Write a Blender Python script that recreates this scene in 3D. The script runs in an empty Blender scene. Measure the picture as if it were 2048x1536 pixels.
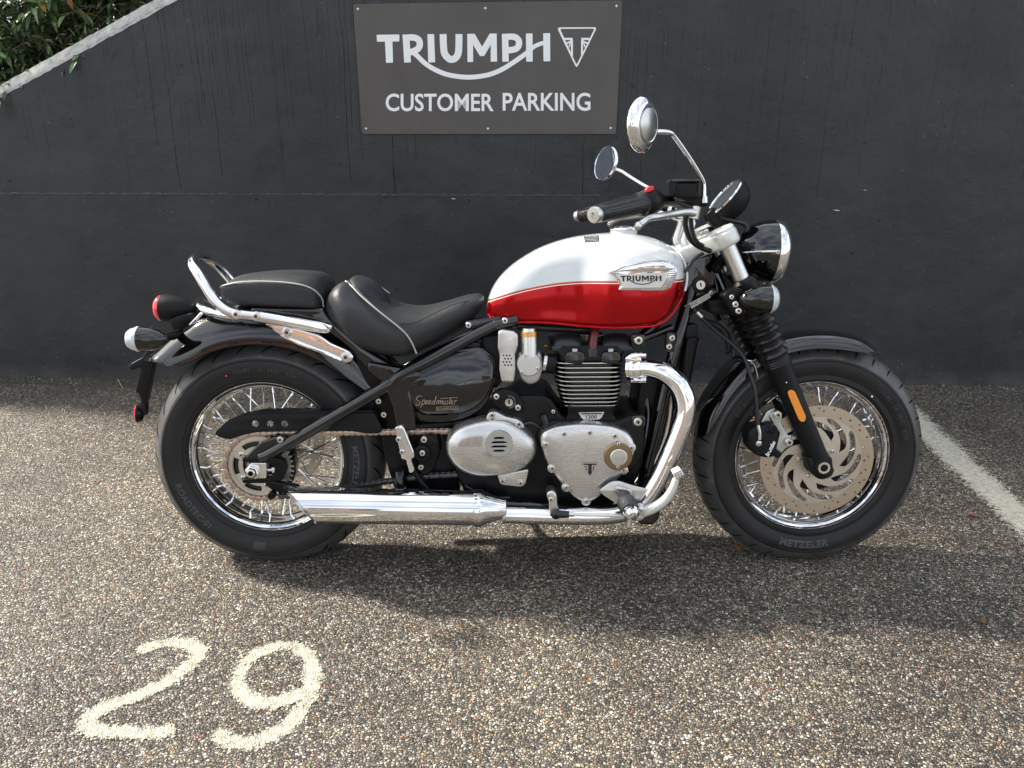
import bpy, bmesh, math, random
from math import sin, cos, tan, pi, radians, sqrt, atan2
from mathutils import Vector, Matrix, Quaternion

SC = bpy.context.scene
COL = SC.collection
random.seed(7)

# ------------------------------------------------------------ camera, sky, sun, exposure
FPX, PITCH, CAM_H = 1518.0, radians(20.2), 1.228
BIKE_Y, LEAN = 1.903, radians(8.0)
cam_d = bpy.data.cameras.new('camera')
cam_d.sensor_fit = 'HORIZONTAL'; cam_d.sensor_width = 36.0
cam_d.lens = 36.0 * FPX / 2048.0
cam_d.clip_start = 0.02; cam_d.clip_end = 600.0
cam = bpy.data.objects.new('camera', cam_d); COL.objects.link(cam)
cam.location = (0, 0, CAM_H); cam.rotation_euler = (pi / 2 - PITCH, 0, 0)
SC.camera = cam

SUN_TRAVEL = Vector((1.2, -0.45, -1.0)).normalized()      # light goes right, a little towards the camera, down
world = bpy.data.worlds.new('World'); SC.world = world; world.use_nodes = True
wn, wl = world.node_tree.nodes, world.node_tree.links
for n_ in list(wn): wn.remove(n_)
w_out = wn.new('ShaderNodeOutputWorld'); w_bg = wn.new('ShaderNodeBackground')
sky = wn.new('ShaderNodeTexSky'); sky.sky_type = 'NISHITA'; sky.sun_disc = False
sd = -SUN_TRAVEL
sky.sun_elevation = math.asin(sd.z); sky.sun_rotation = atan2(sd.x, sd.y)
sky.dust_density = 2.5; sky.air_density = 1.0
w_tc = wn.new('ShaderNodeTexCoord'); w_no = wn.new('ShaderNodeTexNoise'); w_ra = wn.new('ShaderNodeValToRGB')
w_map = wn.new('ShaderNodeMapping'); w_map.inputs['Scale'].default_value = (1, 1, 2.6)
w_no.inputs['Scale'].default_value = 2.2; w_no.inputs['Detail'].default_value = 8; w_no.inputs['Roughness'].default_value = .55
w_ra.color_ramp.elements[0].position = .36; w_ra.color_ramp.elements[0].color = (.16, .16, .16, 1)
w_ra.color_ramp.elements[1].position = .62; w_ra.color_ramp.elements[1].color = (.95, .95, .95, 1)
w_mx = wn.new('ShaderNodeMix'); w_mx.data_type = 'RGBA'
w_mx.inputs['B'].default_value = (8.6, 9.0, 9.6, 1)
wl.new(w_tc.outputs['Generated'], w_map.inputs['Vector']); wl.new(w_map.outputs['Vector'], w_no.inputs['Vector'])
wl.new(w_no.outputs['Fac'], w_ra.inputs['Fac']); wl.new(w_ra.outputs['Color'], w_mx.inputs['Factor'])
wl.new(sky.outputs['Color'], w_mx.inputs['A']); wl.new(w_mx.outputs['Result'], w_bg.inputs['Color'])
w_bg.inputs['Strength'].default_value = 0.10
wl.new(w_bg.outputs['Background'], w_out.inputs['Surface'])

sun_d = bpy.data.lights.new('sun', 'SUN'); sun_d.energy = 5.0; sun_d.angle = radians(4.0); sun_d.color = (1.0, .93, .82)
sun = bpy.data.objects.new('sun', sun_d); COL.objects.link(sun)
sun.rotation_euler = SUN_TRAVEL.to_track_quat('-Z', 'Y').to_euler(); sun.location = (-8, 4, 7)

SC.view_settings.view_transform = 'Standard'; SC.view_settings.look = 'None'
SC.view_settings.gamma = 1.0; SC.view_settings.exposure = 1.0; SC.view_settings.use_curve_mapping = False
SC.render.engine = 'CYCLES'

# ------------------------------------------------------------ measuring helpers
# A pixel of the photograph, plus the real distance of the plane it lies in, gives a point in metres.
def _ray(px, py):
    r = (px - 1024) / FPX; u = (768 - py) / FPX
    return Vector((r, u * sin(PITCH) + cos(PITCH), u * cos(PITCH) - sin(PITCH)))
def _loc(v):
    return Vector((v[0], v[1] * cos(LEAN) - v[2] * sin(LEAN), v[1] * sin(LEAN) + v[2] * cos(LEAN)))
_C = _loc((0, -BIKE_Y, CAM_H))
def P(px, py, n=0.0):
    """point in the motorcycle's own frame, n metres to the near side of its middle plane"""
    d = _loc(_ray(px, py)); t = (-n - _C.y) / d.y
    return _C + d * t
def G(px, py, z=0.0):
    d = _ray(px, py); t = (z - CAM_H) / d.z
    return Vector((d.x * t, d.y * t, z))
WA, WB = G(0, 757), G(2048, 772)
WU = (WB - WA).normalized(); WN = Vector((WU.y, -WU.x, 0))       # WN points to the camera
def Wq(px, py, n=0.0):
    """(u, z) on the plane n metres in front of the wall face"""
    d = _ray(px, py); o = WA + WN * n - Vector((0, 0, CAM_H))
    t = o.dot(WN) / d.dot(WN); p = Vector((0, 0, CAM_H)) + d * t
    return (p - WA).dot(WU), p.z
def wallp(u, z, n=0.0): return WA + WU * u + WN * n + Vector((0, 0, z))

# ------------------------------------------------------------ curves, outlines
def crom(pts, n=8, closed=False):
    pts = [Vector(p) for p in pts]; out = []; m = len(pts)
    rng = m if closed else m - 1
    for i in range(rng):
        if closed: a, b, c, d = pts[(i - 1) % m], pts[i], pts[(i + 1) % m], pts[(i + 2) % m]
        else: a, b, c, d = pts[max(i - 1, 0)], pts[i], pts[i + 1], pts[min(i + 2, m - 1)]
        for k in range(n):
            t = k / n
            out.append(.5 * ((2 * b) + (c - a) * t + (2 * a - 5 * b + 4 * c - d) * t * t + (3 * b - a - 3 * c + d) * t ** 3))
    if not closed: out.append(pts[-1])
    return out
def rpoly(pts, r, n=5):
    """rounded corners (2D)"""
    out = []; m = len(pts)
    for i in range(m):
        a, b, c = Vector(pts[i - 1][:2]), Vector(pts[i][:2]), Vector(pts[(i + 1) % m][:2])
        rr = pts[i][2] if len(pts[i]) > 2 else r
        u, v = (a - b), (c - b); k = min(rr, u.length * .48, v.length * .48)
        p, q = b + u.normalized() * k, b + v.normalized() * k
        for j in range(n + 1):
            t = j / n; out.append((1 - t) ** 2 * p + 2 * t * (1 - t) * b + t * t * q)
    return out
def circ(x, y, r, n=16): return [Vector((x + r * cos(2 * pi * i / n), y + r * sin(2 * pi * i / n))) for i in range(n)]

def _curve_mesh(cu):
    ob = bpy.data.objects.new('tmp', cu); me = ob.to_mesh()
    v = [tuple(x.co) for x in me.vertices]; f = [tuple(p.vertices) for p in me.polygons]
    ob.to_mesh_clear(); bpy.data.objects.remove(ob); bpy.data.curves.remove(cu)
    return v, f
def fill(loops, half, bevel=0.0, res=1):
    cu = bpy.data.curves.new('tmp', 'CURVE'); cu.dimensions = '2D'; cu.fill_mode = 'BOTH'
    cu.extrude = max(half - bevel, 0); cu.bevel_depth = bevel; cu.bevel_resolution = res; cu.offset = -bevel
    for lp in loops:
        sp = cu.splines.new('POLY'); sp.points.add(len(lp) - 1); sp.use_cyclic_u = True
        for i, p in enumerate(lp): sp.points[i].co = (p[0], p[1], 0, 1)
    return _curve_mesh(cu)
def text2d(s, size=1.0, bold=0.0, sx=1.0, space=1.0, half=0.0, shear=0.0):
    cu = bpy.data.curves.new('tmp', 'FONT'); cu.body = s; cu.size = size; cu.offset = bold
    cu.space_character = space; cu.extrude = half; cu.shear = shear; cu.resolution_u = 4
    v, f = _curve_mesh(cu); return [(p[0] * sx, p[1], p[2]) for p in v], f
def fit(v, x0, y0, x1, y1):
    a = min(p[0] for p in v); b = max(p[0] for p in v); c = min(p[1] for p in v); d = max(p[1] for p in v)
    return [(x0 + (p[0] - a) / (b - a) * (x1 - x0), y0 + (p[1] - c) / (d - c) * (y1 - y0), p[2]) for p in v]

# ------------------------------------------------------------ mesh builder
class MB:
    def __init__(s): s.v = []; s.f = []; s.m = []
    def add(s, v, f, mi=0):
        o = len(s.v); s.v += [tuple(p) for p in v]; s.f += [tuple(i + o for i in q) for q in f]; s.m += [mi] * len(f); return s
    def box(s, lo, hi, mi=0, M=None):
        x0, y0, z0 = lo; x1, y1, z1 = hi
        v = [Vector(p) for p in ((x0, y0, z0), (x1, y0, z0), (x1, y1, z0), (x0, y1, z0), (x0, y0, z1), (x1, y0, z1), (x1, y1, z1), (x0, y1, z1))]
        if M: v = [M @ p for p in v]
        return s.add(v, [(0, 3, 2, 1), (4, 5, 6, 7), (0, 1, 5, 4), (1, 2, 6, 5), (2, 3, 7, 6), (3, 0, 4, 7)], mi)
    def tube(s, pts, r, seg=12, closed=False, caps=True, mi=0, flat=None):
        pts = [Vector(p) for p in pts]; m = len(pts)
        if not hasattr(r, '__len__'): r = [r] * m
        elif len(r) != m:
            rr = r; r = []
            for i in range(m):
                t = i / (m - 1) * (len(rr) - 1); k = min(int(t), len(rr) - 2); r.append(rr[k] + (rr[k + 1] - rr[k]) * (t - k))
        T = []
        for i in range(m):
            a = pts[(i - 1) % m] if (closed or i) else pts[0]; b = pts[(i + 1) % m] if (closed or i < m - 1) else pts[-1]
            T.append((b - a).normalized())
        N = T[0].orthogonal().normalized(); v = []
        for i in range(m):
            N = (N - T[i] * N.dot(T[i])).normalized(); B = T[i].cross(N)
            for k in range(seg):
                a = 2 * pi * k / seg; v.append(pts[i] + (N * cos(a) + B * sin(a)) * r[i])
        f = []
        for i in range(m if closed else m - 1):
            j = (i + 1) % m
            for k in range(seg):
                l = (k + 1) % seg; f.append((i * seg + k, i * seg + l, j * seg + l, j * seg + k))
        if caps and not closed:
            f.append(tuple(range(seg - 1, -1, -1))); f.append(tuple((m - 1) * seg + k for k in range(seg)))
        return s.add(v, f, mi)
    def lathe(s, prof, O, A, seg=24, mi=0, ref=None, a0=0.0, a1=2 * pi, closed_prof=False, mat_fn=None):
        """prof: list of (along axis, radius)"""
        O = Vector(O); A = Vector(A).normalized(); N = (Vector(ref) if ref else A.orthogonal()); N = (N - A * N.dot(A)).normalized(); B = A.cross(N)
        full = abs(a1 - a0 - 2 * pi) < 1e-6; ns = seg if full else seg + 1; v = []; f = []
        for (a, r) in prof:
            for k in range(ns):
                t = a0 + (a1 - a0) * k / seg; v.append(O + A * a + (N * cos(t) + B * sin(t)) * max(r, 1e-5))
        m = len(prof); mm = []
        for i in range(m if closed_prof else m - 1):
            j = (i + 1) % m
            for k in range(seg):
                l = (k + 1) % ns; f.append((i * ns + k, i * ns + l, j * ns + l, j * ns + k)); mm.append(mat_fn(i) if mat_fn else mi)
        o = len(s.f); s.add(v, f, mi); s.m[o:] = mm
        return s
    def grid(s, rows, closed_u=False, mi=0, flip=False, mat_fn=None):
        n = len(rows[0]); v = [p for r_ in rows for p in r_]; f = []; mm = []
        for i in range(len(rows) - 1):
            for k in range(n if closed_u else n - 1):
                l = (k + 1) % n; q = (i * n + k, i * n + l, (i + 1) * n + l, (i + 1) * n + k)
                f.append(q[::-1] if flip else q); mm.append(mat_fn(i, k) if mat_fn else mi)
        o = len(s.f); s.add(v, f, mi); s.m[o:] = mm
        return s
    def mesh(s, name, mats, sm=35):
        me = bpy.data.meshes.new(name); me.from_pydata(s.v, [], s.f)
        for m_ in (mats if isinstance(mats, (list, tuple)) else [mats]): me.materials.append(m_)
        me.polygons.foreach_set('material_index', s.m)
        me.validate(); bm = bmesh.new(); bm.from_mesh(me)
        bmesh.ops.remove_doubles(bm, verts=bm.verts, dist=2e-6)
        bmesh.ops.recalc_face_normals(bm, faces=bm.faces); bm.to_mesh(me); bm.free()
        if sm: me.shade_smooth(); me.set_sharp_from_angle(angle=radians(sm))
        return me
    def build(s, name, mats, parent=None, sm=35):
        return link(name, s.mesh(name, mats, sm), parent)
def link(name, me, parent=None, M=None):
    o = bpy.data.objects.new(name, me); COL.objects.link(o); o.parent = parent
    if M is not None: o.matrix_local = M
    return o
def empty(name, loc=(0, 0, 0), parent=None):
    o = bpy.data.objects.new(name, None); COL.objects.link(o); o.location = loc; o.parent = parent; o.empty_display_size = .1
    return o
def tag(o, label=None, cat=None, group=None, kind=None):
    for k, v in (('label', label), ('category', cat), ('group', group), ('kind', kind)):
        if v: o[k] = v
    return o
def pl(loops, n0, n1, name, mat, parent, bevel=.0012, sm=17, res=1):
    """flat casting: outline loops in photo pixels, from n0 to n1 (near face) metres off the middle plane"""
    lp = [[(lambda q: (q.x, q.z))(P(p[0], p[1], n1)) for p in l] for l in loops]
    v, f = fill(lp, (n1 - n0) / 2, bevel, res); mid = (n0 + n1) / 2
    return MB().add([(x, -(mid + w), z) for x, z, w in v], f).build(name, mat, parent, sm)
def dome(pts, prof, name, mat, parent, sm=50, push=None, fine=0):
    """domed casting: pts px outline, prof list of (scale, n)"""
    if fine: prof = [tuple(q) for q in crom([Vector(q) for q in prof], fine)]
    n1 = prof[-1][1]; base = [P(p[0], p[1], n1) for p in pts]; c = sum(base, Vector()) / len(base); rows = []
    for s_, n_ in prof:
        row = []
        for p in base:
            q = c + (p - c) * s_; q.y = -n_; row.append(q)
        rows.append(row)
    mb = MB().grid(rows, closed_u=True)
    o = len(mb.v); k = len(base); mb.v.append((c.x, -prof[-1][1], c.z))
    for i in range(k): mb.f.append(((len(rows) - 1) * k + i, (len(rows) - 1) * k + (i + 1) % k, o)); mb.m.append(0)
    if push: mb.v = [push(Vector(p)) for p in mb.v]
    return mb.build(name, mat, parent, sm)
def stroke(pts, w):
    """flat ribbon along a 2D line -> verts, faces"""
    pts = [Vector(p[:2]) for p in pts]; L = []; R = []
    for i, p in enumerate(pts):
        a = pts[max(i - 1, 0)]; b = pts[min(i + 1, len(pts) - 1)]; t = (b - a).normalized(); nn = Vector((-t.y, t.x))
        ww = w[i] if hasattr(w, '__len__') else w
        L.append(p + nn * ww / 2); R.append(p - nn * ww / 2)
    m = len(pts); return L + R, [(i, i + 1, m + i + 1, m + i) for i in range(m - 1)]

# ------------------------------------------------------------ materials
def newmat(name):
    m = bpy.data.materials.new(name); m.use_nodes = True; nt = m.node_tree
    return m, nt.nodes, nt.links, nt.nodes['Principled BSDF']
def sset(b, **k):
    for kk, v in k.items():
        key = {'base': 'Base Color', 'rough': 'Roughness', 'metal': 'Metallic', 'coat': 'Coat Weight', 'coatr': 'Coat Roughness',
               'spec': 'Specular IOR Level', 'trans': 'Transmission Weight', 'ior': 'IOR', 'aniso': 'Anisotropic', 'sheen': 'Sheen Weight', 'alpha': 'Alpha'}[kk]
        b.inputs[key].default_value = (*v, 1) if isinstance(v, tuple) and len(v) == 3 else v
def noise_node(nn, ll, scale, detail=4, rough=.5, coord=None, vec='Object', stretch=None):
    tc = coord or nn.new('ShaderNodeTexCoord'); no = nn.new('ShaderNodeTexNoise')
    no.inputs['Scale'].default_value = scale; no.inputs['Detail'].default_value = detail; no.inputs['Roughness'].default_value = rough
    if stretch:
        mp = nn.new('ShaderNodeMapping'); mp.inputs['Scale'].default_value = stretch
        ll.new(tc.outputs[vec], mp.inputs['Vector']); ll.new(mp.outputs['Vector'], no.inputs['Vector'])
    else: ll.new(tc.outputs[vec], no.inputs['Vector'])
    return no
def ramp(nn, ll, src, stops):
    r = nn.new('ShaderNodeValToRGB'); e = r.color_ramp.elements
    while len(e) < len(stops): e.new(.5)
    for i, (p, c) in enumerate(stops): e[i].position = p; e[i].color = (*c, 1) if len(c) == 3 else c
    ll.new(src, r.inputs['Fac']); return r
def bump(nn, ll, bsdf, src, dist, strength=1.0, prev=None):
    b = nn.new('ShaderNodeBump'); b.inputs['Strength'].default_value = strength; b.inputs['Distance'].default_value = dist
    ll.new(src, b.inputs['Height'])
    if prev: ll.new(prev.outputs['Normal'], b.inputs['Normal'])
    ll.new(b.outputs['Normal'], bsdf.inputs['Normal']); return b
def math_n(nn, ll, op, a, b=None, c=None, clamp=False):
    m = nn.new('ShaderNodeMath'); m.operation = op; m.use_clamp = clamp
    for i, x in enumerate((a, b, c)):
        if x is None: continue
        if isinstance(x, (int, float)): m.inputs[i].default_value = x
        else: ll.new(x, m.inputs[i])
    return m.outputs[0]
def mixc(nn, ll, fac, a, b, mode='MIX'):
    m = nn.new('ShaderNodeMix'); m.data_type = 'RGBA'; m.blend_type = mode
    for key, x in (('Factor', fac), ('A', a), ('B', b)):
        if isinstance(x, (int, float)): m.inputs[key].default_value = x
        elif isinstance(x, tuple): m.inputs[key].default_value = (*x, 1)
        else: ll.new(x, m.inputs[key])
    return m.outputs['Result']

def simple(name, base, rough, metal=0.0, wear=.12, nscale=60, bmp=0.0, **k):
    """plain surface with a little uneven roughness and tone"""
    m, nn, ll, b = newmat(name); sset(b, base=base, rough=rough, metal=metal, **k)
    no = noise_node(nn, ll, nscale, 5)
    r = ramp(nn, ll, no.outputs['Fac'], [(.3, (max(rough - wear * rough, .0),) * 3), (.7, (min(rough + wear * rough + .01, 1),) * 3)])
    ll.new(r.outputs['Color'], b.inputs['Roughness'])
    lo = tuple(c * (1 - wear * .6) for c in base); hi = tuple(min(c * (1 + wear * .6), 1) for c in base)
    no2 = noise_node(nn, ll, nscale * .13, 4); r2 = ramp(nn, ll, no2.outputs['Fac'], [(.3, lo), (.7, hi)])
    ll.new(r2.outputs['Color'], b.inputs['Base Color'])
    if bmp: bump(nn, ll, b, no.outputs['Fac'], bmp)
    return m
M = {}
M['chrome'] = simple('chrome', (.86, .87, .88), .035, 1.0, wear=.3, nscale=30)
M['steel'] = simple('stainless_steel', (.62, .61, .59), .22, 1.0)
M['spoke'] = simple('polished_spoke', (.85, .85, .84), .16, 1.0)
M['zinc'] = simple('zinc_plated', (.5, .52, .49), .38, 1.0, bmp=.0001)
M['bolt'] = simple('bolt_steel', (.72, .70, .67), .25, 1.0)
M['dark'] = simple('dark_recess', (.003, .003, .003), .7, spec=.1)  # near-black colour standing in for shade inside grooves, slots and holes
M['recess'] = simple('bolt_recess', (.10, .10, .10), .5, .8)
M['camcover'] = simple('cam_cover_lit_black', (.020, .021, .022), .42, bmp=.0001, nscale=600)  # matte black with its colour lifted for the light these covers catch
M['gloss'] = simple('gloss_black', (.003, .003, .0035), .03, coat=.7, coatr=.012, wear=.3, spec=.45)
M['frame'] = simple('powder_black', (.003, .003, .0035), .08, coat=.6, coatr=.03, spec=.45)
M['satin'] = simple('satin_black', (.0045, .0045, .005), .32, bmp=.00004, nscale=500, spec=.2)
M['matte'] = simple('matte_black', (.008, .0085, .009), .46, bmp=.00006, nscale=700, spec=.2)
M['plastic'] = simple('black_plastic', (.005, .005, .0055), .34, spec=.22)
M['hose'] = simple('black_hose', (.012, .012, .013), .35)
M['white'] = simple('pearl_white', (.66, .69, .69), .12, coat=1.0, coatr=.03, wear=.04)
M['cream'] = simple('cream_stripe', (.8, .72, .58), .2, coat=1.0, coatr=.03, wear=.03)
M['gold'] = simple('gold_stripe', (.42, .17, .05), .25, coat=1.0, coatr=.03, wear=.05)
M['yoke'] = simple('silver_lacquer', (.70, .71, .66), .3, .25, coat=.4, coatr=.15, wear=.06)
M['clearalu'] = simple('satin_aluminium', (.68, .68, .66), .3, 1.0)
M['bronze'] = simple('bronze_anodised', (.30, .215, .12), .32, 1.0)
M['brass'] = simple('gold_anodised', (.62, .36, .12), .3, 1.0)
M['chain'] = simple('chain_steel', (.46, .36, .29), .36, 1.0, wear=.25, nscale=200)
M['shadedchain'] = simple('shaded_chain', (.10, .10, .10), .35, 1.0)  # same chain, with the shade on its lower run put into the colour
M['red_lens'] = simple('red_lens', (.72, .012, .02), .06, coat=1.0, coatr=.02)
M['red_switch'] = simple('red_switch', (.62, .03, .04), .35)
M['redrubber'] = simple('dark_red_lead', (.13, .012, .014), .25)
M['badge_white'] = simple('badge_enamel', (.70, .69, .64), .25, wear=.04)
M['ink'] = simple('black_ink', (.012, .012, .012), .4)
M['decal'] = simple('silver_decal', (.42, .33, .28), .4, .5)
M['greydecal'] = simple('grey_print', (.26, .25, .25), .5)
M['paper'] = simple('label_paper', (.55, .56, .54), .5)
M['piping'] = simple('grey_piping', (.46, .45, .42), .45)
M['rubberpeg'] = simple('worn_rubber', (.07, .072, .075), .7, bmp=.0008, nscale=300, wear=.5)
M['mirror'] = simple('mirror_glass', (.72, .80, .90), .01, 1.0, wear=.02)
M['header'] = simple('heat_tinted_chrome', (.80, .80, .80), .06, 1.0, wear=.3)
M['caramel'] = simple('piston_orange', (.30, .11, .04), .5)
M['tyretext'] = simple('tyre_moulding', (.048, .048, .048), .5)
M['frontlens'] = simple('clear_lens', (.55, .58, .58), .08, coat=1.0, wear=.3, nscale=300)
M['paint_red_spot'] = simple('red_mark', (.5, .05, .08), .6)

# candy red paint: fine metallic flake under clear coat
m, nn, ll, b = newmat('candy_red'); M['red'] = m
sset(b, base=(.43, .002, .006), rough=.22, metal=.75, coat=.35, coatr=.03, spec=.2)
vo = nn.new('ShaderNodeTexVoronoi'); vo.inputs['Scale'].default_value = 1500; tc = nn.new('ShaderNodeTexCoord'); ll.new(tc.outputs['Object'], vo.inputs['Vector'])
r = ramp(nn, ll, vo.outputs['Color'], [(0, (.37, .0012, .004)), (1, (.52, .0018, .006))]); ll.new(r.outputs['Color'], b.inputs['Base Color'])

# brushed cast aluminium covers
m, nn, ll, b = newmat('brushed_cover'); M['cover'] = m
sset(b, base=(.60, .59, .56), rough=.34, metal=.92)
n1 = noise_node(nn, ll, 30, 6, .6, stretch=(1.0, 1.0, 26.0)); n2 = noise_node(nn, ll, 14, 4, .6)
r = ramp(nn, ll, n1.outputs['Fac'], [(.3, (.18, .18, .18)), (.7, (.36, .36, .36))]); ll.new(r.outputs['Color'], b.inputs['Roughness'])
r = ramp(nn, ll, n2.outputs['Fac'], [(.3, (.585, .575, .55)), (.7, (.655, .645, .625))]); ll.new(r.outputs['Color'], b.inputs['Base Color'])
bump(nn, ll, b, n1.outputs['Fac'], .00025)
# sand cast aluminium
m, nn, ll, b = newmat('cast_aluminium'); M['cast'] = m
sset(b, base=(.48, .47, .45), rough=.45, metal=.8); n1 = noise_node(nn, ll, 420, 4, .6); bump(nn, ll, b, n1.outputs['Fac'], .0004)
# perforated mesh insert
m, nn, ll, b = newmat('woven_insert'); M['mesh'] = m
sset(b, base=(.4, .34, .28), rough=.5, metal=.6); tc = nn.new('ShaderNodeTexCoord'); vo = nn.new('ShaderNodeTexVoronoi'); vo.inputs['Scale'].default_value = 420
ll.new(tc.outputs['Object'], vo.inputs['Vector']); r = ramp(nn, ll, vo.outputs['Distance'], [(.2, (.06, .055, .05)), (.5, (.5, .45, .38))]); ll.new(r.outputs['Color'], b.inputs['Base Color'])
# leather
m, nn, ll, b = newmat('seat_leather'); M['leather'] = m
sset(b, base=(.021, .0225, .024), rough=.42, spec=.42); tc = nn.new('ShaderNodeTexCoord'); vo = nn.new('ShaderNodeTexVoronoi'); vo.inputs['Scale'].default_value = 900
ll.new(tc.outputs['Object'], vo.inputs['Vector']); no = noise_node(nn, ll, 9, 5, coord=tc)
r = ramp(nn, ll, no.outputs['Fac'], [(.3, (.36, .36, .36)), (.7, (.48, .48, .48))]); ll.new(r.outputs['Color'], b.inputs['Roughness'])
b1 = bump(nn, ll, b, vo.outputs['Distance'], .0003); n3 = noise_node(nn, ll, 12, 3, coord=tc); bump(nn, ll, b, n3.outputs['Fac'], .004, 1.0, b1)
# tyre rubber: dusty sidewall
m, nn, ll, b = newmat('tyre_rubber'); M['rubber'] = m
sset(b, rough=.5, spec=.35); n1 = noise_node(nn, ll, 7, 6, .65); n2 = noise_node(nn, ll, 260, 4)
r = ramp(nn, ll, n1.outputs['Fac'], [(.3, (.008, .008, .0088)), (.72, (.018, .0177, .017))]); ll.new(r.outputs['Color'], b.inputs['Base Color'])
r = ramp(nn, ll, n1.outputs['Fac'], [(.3, (.42, .42, .42)), (.7, (.6, .6, .6))]); ll.new(r.outputs['Color'], b.inputs['Roughness'])
bump(nn, ll, b, n2.outputs['Fac'], .0003)
# scrubbed tread: greyer, with road dust
m, nn, ll, b = newmat('tread_rubber'); M['tread'] = m
sset(b, rough=.38, spec=.6); n1 = noise_node(nn, ll, 24, 6, .7); r = ramp(nn, ll, n1.outputs['Fac'], [(.3, (.035, .035, .034)), (.55, (.060, .058, .055)), (.75, (.11, .104, .094))]); ll.new(r.outputs['Color'], b.inputs['Base Color']); bump(nn, ll, b, n1.outputs['Fac'], .0006)
# gaiter rubber
M['gaiter'] = simple('gaiter_rubber', (.009, .009, .0095), .28, spec=.5)
# brake disc: machined rings
def disc_mat(name, c0, c1, band=None):
    m, nn, ll, b = newmat(name); sset(b, rough=.34, metal=1.0)
    tc = nn.new('ShaderNodeTexCoord'); sx = nn.new('ShaderNodeVectorMath'); sx.operation = 'MULTIPLY'; sx.inputs[1].default_value = (1, 0, 1)
    ll.new(tc.outputs['Object'], sx.inputs[0]); ln = nn.new('ShaderNodeVectorMath'); ln.operation = 'LENGTH'; ll.new(sx.outputs[0], ln.inputs[0])
    no = nn.new('ShaderNodeTexNoise'); no.noise_dimensions = '1D'; no.inputs['Scale'].default_value = 900; no.inputs['Detail'].default_value = 3
    ll.new(ln.outputs['Value'], no.inputs['W']); r = ramp(nn, ll, no.outputs['Fac'], [(.3, c0), (.7, c1)]); col = r.outputs['Color']
    if band:      # the swept track is browner than the machined centre
        k = math_n(nn, ll, 'MULTIPLY', math_n(nn, ll, 'SUBTRACT', ln.outputs['Value'], band), 400, clamp=True); col = mixc(nn, ll, k, col, mixc(nn, ll, 1.0, col, (.84, .76, .66), 'MULTIPLY'))
        rb = mixc(nn, ll, k, (.30, .30, .30), (.42, .42, .42)); ll.new(rb, b.inputs['Roughness'])
    ll.new(col, b.inputs['Base Color']); bump(nn, ll, b, no.outputs['Fac'], .0004); return m
M['disc'] = disc_mat('disc_steel', (.52, .47, .40), (.68, .62, .55), .1205)
M['sprocket'] = disc_mat('sprocket_steel', (.55, .51, .44), (.66, .62, .54))
# amber reflector
m, nn, ll, b = newmat('amber_reflector'); M['amber'] = m
sset(b, base=(.9, .27, .005), rough=.12, coat=1.0); tc = nn.new('ShaderNodeTexCoord'); vo = nn.new('ShaderNodeTexVoronoi'); vo.inputs['Scale'].default_value = 420
ll.new(tc.outputs['Object'], vo.inputs['Vector']); r = ramp(nn, ll, vo.outputs['Color'], [(0, (.80, .20, .004)), (1, (1.0, .36, .01))]); ll.new(r.outputs['Color'], b.inputs['Base Color'])
bump(nn, ll, b, vo.outputs['Distance'], .001)
# thin clear glass
m, nn, ll, b = newmat('clear_glass'); M['glass'] = m
sset(b, base=(.95, .97, .97), rough=.02, trans=1.0, ior=1.45)

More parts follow.
